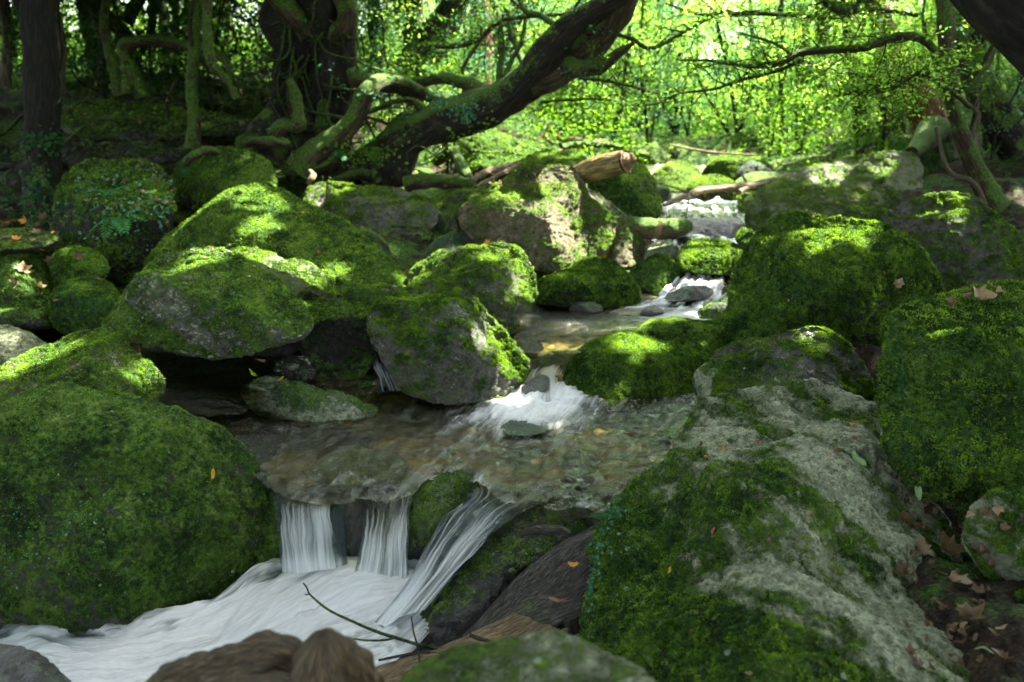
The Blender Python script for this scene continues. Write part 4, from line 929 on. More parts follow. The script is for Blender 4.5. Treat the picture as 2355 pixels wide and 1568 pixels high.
def leaf_along(paths, per_m=60, leaf=.04, spread=.06, rg=None, mat=None, asp=.45, tmin=.2):
    rg = rg or rng; cs = []
    for p_ in paths:
        Q = catmull(np.asarray(p_), 30)[int(30*tmin):, :3]; L = np.linalg.norm(np.diff(Q, axis=0), axis=1).sum()
        k = max(1, int(L*per_m)); i = rg.integers(0, len(Q), k); cs.append(Q[i] + rg.normal(size=(k, 3))*spread*[1, 1, .35])
    c = np.vstack(cs); nn = np.tile([0, -.15, 1.0], (len(c), 1))
    return leafcards(c, nn, leaf*rg.uniform(.6, 1.3, len(c)), asp, .2, rg, .5)

# --- the big leaning tree of the left bank
main = px((842,420,6.4,126),(880,385,6.4,126),(930,320,6.3,96),(1000,285,6.2,85),(1080,262,6.1,84),(1160,228,6.0,77),(1215,180,5.9,80),(1252,125,5.8,73),(1300,68,5.7,55),(1380,12,5.6,47),(1470,-50,5.5,42),(1560,-130,5.4,33))
l1 = px((1215,185,5.9,70),(1270,165,5.9,80),(1320,132,5.9,78),(1370,88,5.8,72),(1410,40,5.7,62),(1440,-10,5.6,58),(1480,-90,5.5,46))
l2 = px((1290,150,5.85,44),(1340,158,5.75,36),(1385,150,5.7,30),(1420,124,5.65,20),(1458,98,5.6,9))
l3 = px((1180,205,6.0,50),(1130,215,6.1,36),(1080,195,6.2,30),(1020,180,6.3,26),(960,190,6.4,22),(900,200,6.5,24))
rl_ = np.random.default_rng(44)
lx = [wander(main[k][:3], (dx_, dy_, dz_), L_, r_, .008, 9, .28, 0, rl_) for k, dx_, dy_, dz_, L_, r_ in ((5, -.7, .2, .9, 1.6, .035), (6, -.2, .3, 1, 1.5, .03), (7, .9, .1, .15, 1.4, .028), (4, -.9, .1, .5, 1.5, .03), (8, -.6, .2, .9, 1.2, .025), (5, .3, -.2, 1, 1.4, .024), (8, .9, .2, .0, 1.5, .022), (3, -.5, -.3, .8, 1.3, .03))]
tw = twigset([main, l1, l3] + lx, 60, .55, .007)
tree('thick dark mossy tree leaning across the stream from left to top centre, forked', main, [l1, l2, l3] + lx, BARK, BARK_M, leaves=leaf_along(tw + [l3], 30, .035, .05), seg=30, flute=.05, twigs=tw, crown_mat=LEAF_SM, name='leaning_tree', rough=.18)
# --- ragged stump tree with root mass
stump = px((690,380,6.3,210),(700,330,6.3,170),(712,270,6.3,150),(722,200,6.3,148),(728,120,6.3,156),(722,40,6.3,165),(716,-60,6.3,150),(705,-200,6.3,120))
ls = [px((655,372,6.1,60),(640,330,6.0,44),(652,290,5.9,34),(684,290,5.9,30),(683,240,5.9,26),(664,178,5.9,20)),
      px((700,60,6.2,60),(660,20,6.1,50),(620,-20,6.1,46),(560,-80,6,40)),
      px((770,80,6.2,50),(800,40,6.1,44),(780,-20,6.1,40)),
      px((640,370,6.1,40),(600,330,6.0,30),(560,322,5.9,24),(545,345,5.8,16),(525,365,5.8,10)),
      px((775,300,6.2,46),(760,350,6.1,50),(720,385,6.0,50),(660,395,6.0,40)),
      px((770,150,6.3,50),(830,185,6.3,34),(900,200,6.3,30),(960,215,6.3,24),(1020,235,6.3,20)),
      px((745,230,6.15,30),(735,300,6.1,26),(700,330,6.1,22),(690,380,6.0,18),(672,420,5.9,8))]
vines = [wander(W(random.uniform(640, 790), random.uniform(-20, 200), 6.1), (random.uniform(-.5, .5), -.1, -1), random.uniform(.4, 1.1), .012, .006, 7, .3) for _ in range(22)]
tw = twigset(ls, 40, .45, .006)
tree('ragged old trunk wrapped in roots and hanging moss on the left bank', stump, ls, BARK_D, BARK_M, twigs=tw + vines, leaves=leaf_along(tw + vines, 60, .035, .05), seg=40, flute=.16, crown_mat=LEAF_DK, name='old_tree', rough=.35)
# curved mossy branch-trunk in front of the black hollow
cb = px((690,395,5.9,70),(715,360,5.9,62),(760,325,5.9,48),(800,290,5.9,42),(828,245,5.9,38),(845,208,5.9,36),(880,188,6.0,32),(930,192,6.1,26),(980,215,6.2,20))
tree('smooth mossy trunk curving up like a hook in front of the black hollow', cb, [], BARK_M, name='curved_tree', seg=20)
# root arch at left
ra = px((330,225,7,26),(300,150,7,24),(285,108,7,26),(330,94,7,24),(400,100,7,22),(470,112,6.8,20),(520,140,6.6,16),(530,185,6.4,12))
tree('low arching root-like mossy trunk above the left rock ledges', ra, [px((300,215,7,30),(290,150,7,20),(300,110,7,16)), px((280,220,7.1,30),(260,150,7.1,22),(240,60,7.1,18),(250,-30,7.1,14))], BARK_M, name='arching_tree', seg=14)
# far left trunk
lt = px((112,600,5.0,40),(100,470,5.2,64),(96,380,5.3,66),(94,250,5.3,60),(92,120,5.3,56),(86,0,5.3,54),(80,-140,5.3,50))
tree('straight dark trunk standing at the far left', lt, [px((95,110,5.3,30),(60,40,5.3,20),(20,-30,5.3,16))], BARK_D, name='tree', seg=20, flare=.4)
# curved sapling with mossy hook
sp_ = px((545,228,5.6,16),(530,195,5.6,18),(505,165,5.6,20),(485,140,5.6,20),(478,90,5.6,20),(476,0,5.6,18),(470,-140,5.6,16))
tw = [wander(W(540, 200, 5.6), (random.uniform(-.6, 1.2), random.uniform(-.3, .3), random.uniform(.0, 1)), random.uniform(.2, .5), .005, .001, 6, .35) for _ in range(16)]
tree('thin dark hooked trunk with bare twigs at upper left', sp_, [], BARK_M, twigs=tw, name='hooked_tree', seg=14)
for (pp, lab, mt) in [
    (px((442,340,5.9,26),(446,280,5.9,24),(440,200,6,24),(445,120,6,22),(452,0,6.1,20),(455,-90,6.1,18)), 'mossy pole-like trunk rising past the right end of the rock ledge', BARK_M),
    (px((225,190,8.6,18),(235,90,8.6,16),(215,20,8.6,16),(205,-60,8.6,14)), 'pale sunlit sapling between the far left trunk and the arching root', BARK_P),
    (px((345,90,9.5,14),(352,20,9.5,16),(350,-60,9.5,16)), 'yellow sunlit slim trunk at the top of the left bank', BARK_P),
    (px((130,200,7.5,22),(140,110,7.5,20),(128,40,7.5,20),(115,-60,7.5,18)), 'pale dappled trunk just right of the straight dark one', BARK_P),
    (px((300,90,8.8,20),(250,40,8.7,26),(205,-10,8.6,26),(150,-70,8.5,24)), 'pale slanting trunk catching sun at the upper left', BARK_P),
    (px((290,50,9.2,20),(320,0,9.2,20),(345,-60,9.2,18)), 'dark trunk leaning right above the left ledges', BARK),
    (px((10,200,8,18),(18,100,8,18),(8,0,8,18),(0,-60,8,18)), 'thin trunk in the top left corner', BARK_P),
    (px((935,160,7.6,40),(955,110,7.6,36),(990,60,7.6,36),(1040,0,7.5,34),(1080,-70,7.5,32)), 'first of two slanting dark trunks behind the leaning tree', BARK),
    (px((985,150,7.8,40),(1010,100,7.8,40),(1040,55,7.8,34),(1062,0,7.8,30),(1090,-80,7.8,28)), 'second of two slanting dark trunks behind the leaning tree', BARK_M),
    (px((1082,260,8.8,60),(1100,160,8.8,52),(1108,70,8.8,46),(1100,0,8.8,40),(1085,-80,8.8,36)), 'thick brown trunk behind the elbow of the leaning tree', BARK_R),
    (px((870,160,8.2,26),(862,80,8.2,28),(858,0,8.2,26),(855,-80,8.2,24)), 'upright dark trunk right of the ragged old trunk', BARK),
    (px((1140,250,9.5,22),(1160,150,9.5,20),(1185,60,9.5,20),(1210,-40,9.5,18)), 'slim leaning trunk seen between the fork and the brown trunk', BARK_M),
    (px((1375,330,10.5,34),(1382,240,10.5,30),(1390,170,10.5,28),(1400,60,10.5,26),(1405,-60,10.5,24)), 'grey trunk under the fork of the leaning tree', BARK_P),
    (px((1300,320,9.6,26),(1312,250,9.6,22),(1322,180,9.6,20),(1330,80,9.6,18),(1340,-40,9.6,16)), 'sunlit pale trunk below the fork of the leaning tree', BARK_P),
    (px((1265,345,9.0,12),(1290,300,9.0,14),(1320,240,9.0,14),(1345,190,9,12),(1370,120,9,10)), 'slanting thin stem leaning right below the fork', BARK_M),
    (px((1400,345,8.6,10),(1415,290,8.6,12),(1430,230,8.6,12),(1440,150,8.6,10),(1448,60,8.6,8)), 'slim dark stem standing right of the grey trunk', BARK),
    (px((1475,300,12,22),(1478,220,12,20),(1485,120,12,18),(1480,0,12,18),(1480,-60,12,16)), 'far upright trunk left of the bright foliage', BARK_P),
    (px((1795,352,9.0,10),(1798,280,9.0,9),(1795,180,9,9),(1800,90,9,8),(1796,-30,9,7)), 'very straight thin pole tree in the middle of the bright foliage', BARK),
    (px((1690,325,11,8),(1665,290,11,8),(1640,245,11,7),(1610,190,11,6),(1590,130,11,5)), 'dark stem slanting left above the head of the stream', BARK),
    (px((1985,345,8.8,36),(1975,240,8.8,30),(1960,150,8.8,28),(1950,60,8.8,24),(1940,-60,8.8,22)), 'dark trunk rising behind the long slanting boulder', BARK),
    (px((2040,345,8.0,56),(2050,280,8.0,44),(2046,180,8.0,40),(2030,90,8.0,38),(2015,0,8.0,36),(2005,-80,8,34)), 'thick mossy upright trunk above the long slanting boulder', BARK_M),
    (px((1900,345,10,30),(1895,260,10,26),(1890,180,10,22),(1890,80,10,20),(1880,-60,10,18)), 'mossy grey trunk left of the dark trunk on the right bank', BARK_M),
    (px((1850,345,11,26),(1862,280,11,24),(1840,220,11,22),(1850,100,11,20),(1835,-60,11,18)), 'twisted trunk deeper in the wood on the right bank', BARK),
    (px((2150,350,7.5,70),(2120,250,7.6,56),(2085,170,7.6,44),(2055,100,7.7,34),(2020,20,7.8,30),(1985,-70,7.9,26)), 'leaning red-brown trunk with peeling bark on the right bank', BARK_R),
    (px((2290,480,5.4,40),(2250,400,5.4,34),(2215,320,5.4,30),(2190,230,5.4,26),(2176,150,5.4,24),(2170,60,5.4,24),(2160,-60,5.4,22)), 'slender mossy trunk leaning left in front of the right bank', BARK_M),
    (px((2200,360,6.0,10),(2200,260,6.0,10),(2193,150,6,10),(2190,60,6,10),(2188,-60,6,9)), 'straight pale vine stem beside the slender mossy trunk', BARK_P),
    (px((2380,420,6.2,60),(2345,340,6.3,60),(2300,270,6.3,60),(2255,200,6.4,56),(2225,120,6.5,50),(2200,30,6.6,44),(2180,-60,6.7,40)), 'thick shadowed trunk leaning left at the right edge', BARK),
    (px((2245,372,6.0,12),(2240,330,6,11),(2243,290,6,10),(2250,265,6,9),(2238,248,6,8),(2220,245,6,6)), 'bleached dead stem with a crooked tip on the right bank', BARK_P),
]:
    p_ = pp
    lim = []; rg_ = np.random.default_rng(abs(hash(lab)) % 1000 if False else len(lab)*7)
    for q_ in range(2):
        k = rg_.integers(min(2, len(p_)-2), len(p_)-1); lim.append(wander(p_[k][:3], (rg_.uniform(-1, 1), rg_.uniform(-.4, .4), .7), rg_.uniform(.7, 1.4), p_[k][3]*.4, .006, 7, .22, 0, rg_))
    tw = twigset(lim, 6, .5, .005, rg_)
    tree(lab, p_, lim, mt, leaves=leaf_along(tw + lim, 38, .045, .07, rg_), twigs=tw, crown_mat=LEAF, seg=18, flare=.25)
# huge shadowed trunk overhanging the top right corner
tree('massive black shadowed trunk overhanging the top right corner', px((2900,280,3.2,290),(2620,110,3.2,265),(2490,5,3.2,255),(2385,-90,3.2,262),(2260,-200,3.3,240),(2070,-380,3.4,200)), [], BARK, name='overhanging_tree', seg=36, rough=.2)
# crooked pale root hanging at right
tubeobj('hanging_root', px((2152,292,5.2,7),(2160,330,5.2,7),(2172,375,5.2,8),(2192,402,5.2,9),(2225,412,5.2,10),(2250,435,5.2,9),(2268,480,5.2,8)), BARK_P, seg=8)
tag(bpy.context.scene.collection.objects[-1], 'crooked pale root dangling in front of the dark right bank', 'root')
r_ = tubeobj('spreading_root', px((2180,330,6.6,34),(2150,300,6.6,60),(2120,330,6.4,40),(2095,352,6.2,26)), BARK_M, seg=12); tag(r_, 'mossy root foot running down onto the long slanting boulder', 'root')
r_ = tubeobj('hanging_root', px((2060,560,4.3,4),(2080,530,4.35,5),(2120,500,4.4,5),(2160,492,4.45,5),(2178,484,4.5,4)), BARK_P, seg=6); tag(r_, 'thin pale root trailing over the dark flat-faced boulder', 'root')

# --- long low branches crossing the right half, with leaves
br = [
 ('long mossy branch reaching left from the right bank trees over the stream', px((2150,118,4.6,14),(2120,90,4.6,16),(2060,84,4.6,17),(1990,108,4.6,17),(1900,115,4.6,16),(1840,122,4.6,15),(1790,145,4.6,14),(1720,152,4.7,10),(1640,140,4.8,7),(1560,138,4.9,4)), 30, .035),
 ('thin dark branch dropping leftward below the long mossy branch', px((1840,140,4.7,8),(1780,165,4.8,7),(1700,185,4.9,7),(1640,205,5.0,6),(1560,215,5.1,5),(1520,235,5.2,4),(1470,245,5.3,3)), 20, .03),
 ('slim arching branch near the top of the bright foliage', px((2110,35,5.4,8),(2000,22,5.4,8),(1920,40,5.4,9),(1820,35,5.4,9),(1720,30,5.4,9),(1620,34,5.5,7),(1530,8,5.6,4)), 50, .035),
 ('leafy branch sagging across from the slender mossy trunk', px((2230,245,5.2,9),(2180,205,5.1,9),(2110,168,5.0,9),(2060,200,5.0,7),(1980,212,5.0,6),(1920,222,5.0,4)), 70, .035),
 ('straight twiggy branch slanting down to the right', px((1700,76,5.2,5),(1780,100,5.2,6),(1850,142,5.2,7),(1960,170,5.2,8),(2050,180,5.2,8),(2120,190,5.2,8)), 30, .03),
 ('drooping thin branch left of the bright foliage, under the leaning tree', px((1330,180,5.6,7),(1390,186,5.6,7),(1450,198,5.6,6),(1520,218,5.6,4)), 24, .03),
 ('horizontal bare twig crossing behind the leaning tree', px((1240,235,6.2,5),(1300,230,6.2,6),(1380,228,6.2,5),(1440,240,6.2,3)), 8, .03),
 ('upward-slanting thin branch crossing in front of the slanting trunks', px((1060,160,6.0,7),(1130,60,6.0,8),(1200,40,6.0,8),(1300,30,5.9,7),(1340,-10,5.9,6)), 26, .035),
 ('looping mossy branch between the ragged old trunk and the leaning tree', px((1000,108,6.4,12),(1080,100,6.4,11),(1140,55,6.3,8),(1200,-30,6.3,6)), 30, .04),
 ('dark branch lying along the top edge above the bright foliage', px((2000,-6,4.9,26),(1960,22,4.9,22),(1920,18,4.9,20),(1880,-20,4.9,18)), 20, .035),
]
for lab, p_, nl, lf in br:
    rg_ = np.random.default_rng(len(lab)*13)
    tw = twigset([p_], nl, .38, .0045, rg_, .25)
    t_ = empty('branch', p_[0][:3], lab, 'branch'); tubeobj('stem', p_, BARK_M, t_, p_[0][:3], seg=9, rough=.25)
    tubeobj('twigwork', tw, BARK, t_, p_[0][:3], seg=5, rough=.05)['kind'] = 'stuff'
    V, F, rv = leaf_along(tw, 95, lf, .035, rg_, asp=.42); mesh('foliage', V, F, LEAF if nl < 40 else LEAF_BR, t_, p_[0][:3], attrs={'rnd': rv}, smooth=False)

SUNLIT = [W(*p_) for p_ in [(1930,515,4.05),(1460,792,3.7),(1275,450,4.85),(1310,545,4.75),(1200,425,5.0),(640,510,4.6),(590,590,3.9),(45,825,3.1),(1175,590,4.0),(1390,385,5.3),(1640,580,4.8),(600,380,5.2),(745,435,5.4),(1640,410,6.4)]]
# --- background wood: slim trees with crowns, then leafy saplings
def proto_tree(seed):
    rg_ = np.random.default_rng(seed); H = rg_.uniform(5.0, 7.5); r0 = rg_.uniform(.04, .11)
    lean = rg_.uniform(-.22, .22); tr = [[lean*H*k + .12*math.sin(k*5 + seed), .08*math.sin(k*4), H*k, r0*(1 - .6*k)] for k in np.linspace(0, 1, 9)]
    tr = np.array(tr); lim = []
    for q_ in range(7):
        k = rg_.integers(3, 9) if q_ else 3; lim.append(wander(tr[k][:3], (rg_.uniform(-1, 1), rg_.uniform(-1, 1), .45), rg_.uniform(.9, 1.8), tr[k][3]*.5, .006, 6, .2, 0, rg_))
    cs = []
    for l in lim:
        Q = catmull(l, 22)[5:, :3]; cs.append(Q[rg_.integers(0, len(Q), 26)] + rg_.normal(size=(26, 3))*[.28, .28, .10])
    V, F, rv = sprays(np.vstack(cs), .048, 12, rg_, .15, .7)
    return tr, lim, (V, F, rv)
def proto_sap(seed):
    rg_ = np.random.default_rng(seed); H = rg_.uniform(1.6, 3.2); ns = rg_.integers(2, 4); st = []
    for q_ in range(ns): st.append(wander((0, 0, 0), (rg_.uniform(-.35, .35), rg_.uniform(-.3, .3), 1), H*rg_.uniform(.7, 1.05), rg_.uniform(.012, .022), .004, 8, .10, 0, rg_))
    lim = twigset(st, 20, .75, .006, rg_, .15)
    cs = []
    for l in lim + st:
        Q = catmull(l, 20)[4:, :3]; cs.append(Q[rg_.integers(0, len(Q), 9)] + rg_.normal(size=(9, 3))*[.09, .09, .04])
    V, F, rv = sprays(np.vstack(cs), .031, 15, rg_, .10, .7)
    return st, lim, (V, F, rv)
PT = []; PS = []
def place_copy(src, loc, rz, sc, label, matmap=None):
    r = src.copy(); C.collection.objects.link(r); r.location = loc; r.rotation_euler = (0, 0, rz); r.scale = (sc, sc, sc); r['label'] = label
    for ch in src.children:
        c = ch.copy(); C.collection.objects.link(c); c.parent = r
    return r
def zone(x, y):
    u = x/y
    s_ = 'left' if u < -.12 else ('middle' if u < .42 else 'right')
    return s_
rb = np.random.default_rng(21)
spots = []
while len(spots) < 74:
    y = 7.5 + 19*rb.random()**1.2; x = rb.uniform(-.78, .82)*y
    sx_ = stream_x(y)
    if abs(x - sx_) < 1.2 + y*.04: continue
    if 0 < x/y < .45 and rb.random() < .5: continue
    if y < 9.5 and x < -1.2 and rb.random() < .7: continue
    if any((x-a)**2 + (y-b)**2 < .5 for a, b in spots): continue
    if any(np.linalg.norm(np.array([x, y]) - (p0_ + SUN_DIR*(hh_ - p0_[2])/SUN_DIR[2])[:2]) < 1.1 for p0_ in SUNLIT for hh_ in (4.0, 6.0)): continue
    spots.append((x, y))
LT = dict(left='slim forest tree in the shaded wood above the left bank', middle='slim forest tree in the bright wood beyond the head of the stream', right='slim forest tree in the wood beyond the right bank boulders')
GT = dict(left='trees of the left bank wood', middle='trees beyond the head of the stream', right='trees of the right bank wood')
lm_ = [LEAF_BR, LEAF, LEAF_BR, LEAF_BR, LEAF_SM, LEAF_BR]
for k in range(6):
    tr, lim, lv = proto_tree(300 + k)
    x, y = spots[k]; z = float(terrain(x, y)) - .05
    t_ = empty('forest_tree', (0, 0, 0), LT[zone(x, y)], 'tree', GT[zone(x, y)])
    mt = [BARK, BARK_M, BARK, BARK_P, BARK_M, BARK_R][k]
    tubeobj('trunk', tr, mt, t_, (0, 0, 0), seg=12, flare=.5, rough=.2)
    tubeobj('limbwork', lim, mt, t_, (0, 0, 0), seg=6)['kind'] = 'stuff'
    mesh('crown', lv[0], lv[1], lm_[k], t_, (0, 0, 0), attrs={'rnd': lv[2]}, smooth=False)
    t_.location = (x, y, z); PT.append(t_)
for k in range(6, len(spots)):
    x, y = spots[k]; s_ = zone(x, y); z = float(terrain(x, y)) - .05
    r = place_copy(PT[k % 6], (x, y, z), rb.uniform(0, 6.28), rb.uniform(.8, 1.2), LT[s_]); r['group'] = GT[s_]
LSP = dict(left='leafy understory sapling on the left bank slope', middle='leafy bright green sapling beside the far stream', right='leafy understory sapling among the right bank trunks')
GS = dict(left='saplings on the left bank', middle='saplings beside the far stream', right='saplings of the right bank')
sps = []
while len(sps) < 165:
    y = 7.2 + 13*rb.random()**1.1; x = rb.uniform(-.72, .74)*y
    if abs(x - stream_x(y)) < .75: continue
    if x < -.16*y and rb.random() < (.85 if y < 9.5 else .55): continue
    if -.05 < x/y < .42 and y < 9.6: continue
    sps.append((x, y))
for k in range(6):
    st, lim, lv = proto_sap(500 + k); x, y = sps[k]; s_ = zone(x, y)
    t_ = empty('sapling', (0, 0, 0), LSP[s_], 'sapling', GS[s_])
    tubeobj('stem', st, BARK, t_, (0, 0, 0), seg=7); tubeobj('twigwork', lim, BARK, t_, (0, 0, 0), seg=4, rough=.02)['kind'] = 'stuff'
    mesh('foliage', lv[0], lv[1], [LEAF_BR, LEAF, LEAF_BR, LEAF_SM, LEAF, LEAF_SM][k], t_, (0, 0, 0), attrs={'rnd': lv[2]}, smooth=False)
    t_.location = (x, y, float(terrain(x, y)) - .03); PS.append(t_)
for k in range(6, len(sps)):
    x, y = sps[k]; s_ = zone(x, y)
    r = place_copy(PS[k % 6], (x, y, float(terrain(x, y)) - .03), rb.uniform(0, 6.28), rb.uniform(.75, 1.25), LSP[s_]); r['group'] = GS[s_]
LT2 = 'tall spreading young tree full of bright leaves in the middle of the background'
for k in range(46):
    y = 11.5 + 9*rb.random(); x = rb.uniform(.02, .50)*y
    r = place_copy(PS[[0, 2, 3, 5, 0, 2][k % 6]], (x, y, float(terrain(x, y)) + .1), rb.uniform(0, 6.28), rb.uniform(1.5, 2.4), LT2); r['group'] = 'tall young trees in the bright background'
# far wood reading as one mass of leaves
nF = 34000
th = rb.uniform(-.75, .75, nF); yy = rb.uniform(17, 32, nF); c_ = np.stack([np.tan(th)*yy, yy, 1.0 + rb.random(nF)**1.15*9.5], -1)
keep = fbm(c_*.35, 3) > np.where(c_[:, 0] < -2, -.5, -.18); c_ = c_[keep]
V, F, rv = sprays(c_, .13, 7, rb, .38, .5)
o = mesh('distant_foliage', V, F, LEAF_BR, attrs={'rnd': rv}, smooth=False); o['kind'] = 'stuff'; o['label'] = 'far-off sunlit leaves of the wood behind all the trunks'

# low undergrowth hiding the forest floor
nU = 26000; yy = 9 + 16*rb.random(nU)**1.2; xx = rb.uniform(-.85, .85, nU)*yy; kp = ((np.abs(xx - stream_x(yy)) > .8) | (yy > 13)) & ((xx > -1) | (yy > 10.5)) & (fbm(np.stack([xx, yy, 0*xx], -1)*.8, 3) > -.15)
xx, yy = xx[kp], yy[kp]; c_ = np.stack([xx, yy, terrain(xx, yy) + .05 + rb.random(len(xx))**2*.75], -1)
V, F, rv = sprays(c_, .055, 7, rb, .16, .6)
o = mesh('undergrowth', V, F, LEAF, attrs={'rnd': rv}, smooth=False); o['kind'] = 'stuff'; o['label'] = 'low leafy undergrowth on the floor of the wood'
# unseen wood behind and beside the viewer, added to cut low fill light
nS = 22000; an = rb.uniform(0, 2*np.pi, nS); rad = rb.uniform(9, 13, nS); c_ = np.stack([rad*np.sin(an)*1.1, 2.5 + rad*np.cos(an), rb.uniform(-.3, 7.8, nS)], -1)
c_ = c_[(c_[:, 1] < 3.5) | (np.abs(c_[:, 0]) > c_[:, 1]*.8 + 2.0)]; c_ = c_[(fbm(c_*.5, 2) > -.5) & (c_[:, 1] < 8)]
V, F, rv = sprays(c_, .20, 7, rb, .40, .4)
o = mesh('surrounding_foliage', V, F, LEAF_CAN, attrs={'rnd': rv}, smooth=False); o['kind'] = 'stuff'; o['label'] = 'unseen leaves of the wood added beside the gorge to cut side light'
# shaded evergreen leaves hanging at the top of the left bank
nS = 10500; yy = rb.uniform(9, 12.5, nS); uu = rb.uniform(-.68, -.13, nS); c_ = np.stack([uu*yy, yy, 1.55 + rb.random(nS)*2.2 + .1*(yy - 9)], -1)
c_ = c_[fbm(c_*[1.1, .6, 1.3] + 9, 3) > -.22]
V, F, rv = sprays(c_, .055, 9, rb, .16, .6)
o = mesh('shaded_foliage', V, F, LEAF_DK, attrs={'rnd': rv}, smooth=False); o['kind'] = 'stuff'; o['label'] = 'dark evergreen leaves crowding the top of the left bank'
rr0_ = np.random.default_rng(191)
# unseen low crowns added just above the picture to shade the left bank
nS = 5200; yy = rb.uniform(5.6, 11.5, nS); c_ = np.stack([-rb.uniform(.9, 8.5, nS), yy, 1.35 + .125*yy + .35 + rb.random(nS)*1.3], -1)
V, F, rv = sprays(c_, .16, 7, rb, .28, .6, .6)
o = mesh('shading_crowns', V, F, LEAF_DK, attrs={'rnd': rv}, smooth=False); o['kind'] = 'stuff'; o['label'] = 'unseen low dark crowns added to shade the left bank'
# thicket of thin dead stems on the left bank
for k in range(60):
    u, v = rr0_.uniform(0, 900), rr0_.uniform(-10, 260); y = np.interp(v, [0, 200, 300], [10, 8.2, 7.2]) + rr0_.uniform(-.9, .3)
    pth = wander(W(u, v, y), (rr0_.uniform(-.7, .7), rr0_.uniform(-.3, .3), rr0_.uniform(.3, 1)), rr0_.uniform(.7, 2.0), rr0_.uniform(.006, .018), .003, 9, .30, .02, rr0_)
    o = tubeobj('dead_stem', pth, [BARK, BARK_M, BARK_D][k % 3], seg=6, rough=.2)
    tag(o, 'thin crooked dead stem in the dark thicket of the left bank', 'branch', 'dead stems in the left bank thicket')
# roots and dead limbs strewn over the left bank
rr_ = np.random.default_rng(91)
for k in range(70):
    u, v = rr_.uniform(20, 1000), rr_.uniform(40, 400); y = np.interp(v, [60, 200, 300, 400], [9.5, 8, 6.9, 5.9]) + rr_.uniform(-.3, .3)
    if u > 640 and v < 250: continue
    p0 = W(u, v, y); rad = rr_.uniform(.007, .022)
    pth = wander(p0, (rr_.uniform(-1, 1), rr_.uniform(-.3, .3), rr_.uniform(-.5, .5)), rr_.uniform(.5, 1.6), rad, rad*.4, 9, .38, -.02, rr_)
    o = tubeobj('root', pth, [BARK, BARK_M, BARK_M][k % 3], seg=8, rough=.3)
    tag(o, 'gnarled mossy root or dead limb tangled on the shaded left bank', 'root', 'roots tangled on the left bank')
# ------------------------------------------------------------------ driftwood and logs
def obj1(o, label, cat, group=None): return tag(o, label, cat, group)
t_ = empty('cut_log', W(1390, 385, 5.2), 'short barkless yellow log with a broken orange end on the central boulder', 'log')
tubeobj('log_body', px((1325,404,5.32,46),(1350,394,5.28,50),(1390,382,5.2,54),(1440,370,5.1,50)), WOOD_Y, t_, W(1390, 385, 5.2), seg=30, rough=.07)
pp = px((1438,370,5.1,46),(1446,368,5.09,40),(1455,369,5.07,28),(1460,372,5.06,10)); tubeobj('broken_end', pp, WOOD_E, t_, W(1390, 385, 5.2), seg=22, rough=.5, step=.008)
t_ = empty('driftwood_branch', W(1700, 430, 5.9), 'long pale driftwood branch lying across the upper rapids', 'driftwood')
tubeobj('branch_stem', px((1526,472,5.6,8),(1560,458,5.7,13),(1605,440,5.8,15),(1660,433,5.9,14),(1710,432,5.95,20),(1770,418,6.0,17),(1830,402,6.1,13),(1880,395,6.2,8)), WOOD, t_, W(1700, 430, 5.9), seg=16)
tubeobj('side_branch', px((1700,442,5.85,14),(1730,432,5.9,16),(1765,422,5.95,12)), WOOD, t_, W(1700, 430, 5.9), seg=12)
tubeobj('side_branch', px((1720,428,5.95,7),(1712,412,5.98,6),(1706,402,6,4)), WOOD, t_, W(1700, 430, 5.9), seg=8)
o = tubeobj('twig', [px((1480,410,5.6,3),(1530,425,5.6,3),(1575,440,5.6,4),(1600,452,5.6,3)), px((1585,440,5.6,4),(1583,460,5.5,4),(1580,480,5.5,3),(1574,505,5.45,2))], WOOD, seg=6); tag(o, 'thin dead twig leaning against the driftwood branch over the rapids', 'twig')
t_ = empty('mossy_log', W(1510, 520, 5.15), 'rotting log with moss on top wedged across the stream, orange wood showing', 'log')
tubeobj('log_body', px((1440,520,5.15,40),(1480,522,5.15,46),(1530,526,5.15,46),(1575,522,5.2,38),(1592,520,5.2,22)), bark_mat('rotten mossy log', .85, (.10, .065, .035), (.26, .18, .10)), t_, W(1510, 520, 5.15), seg=24, rough=.25)
tubeobj('knot', px((1508,545,5.02,12),(1512,530,5.0,16),(1520,515,5.03,8)), WOOD_E, t_, W(1510, 520, 5.15), seg=10, rough=.2)
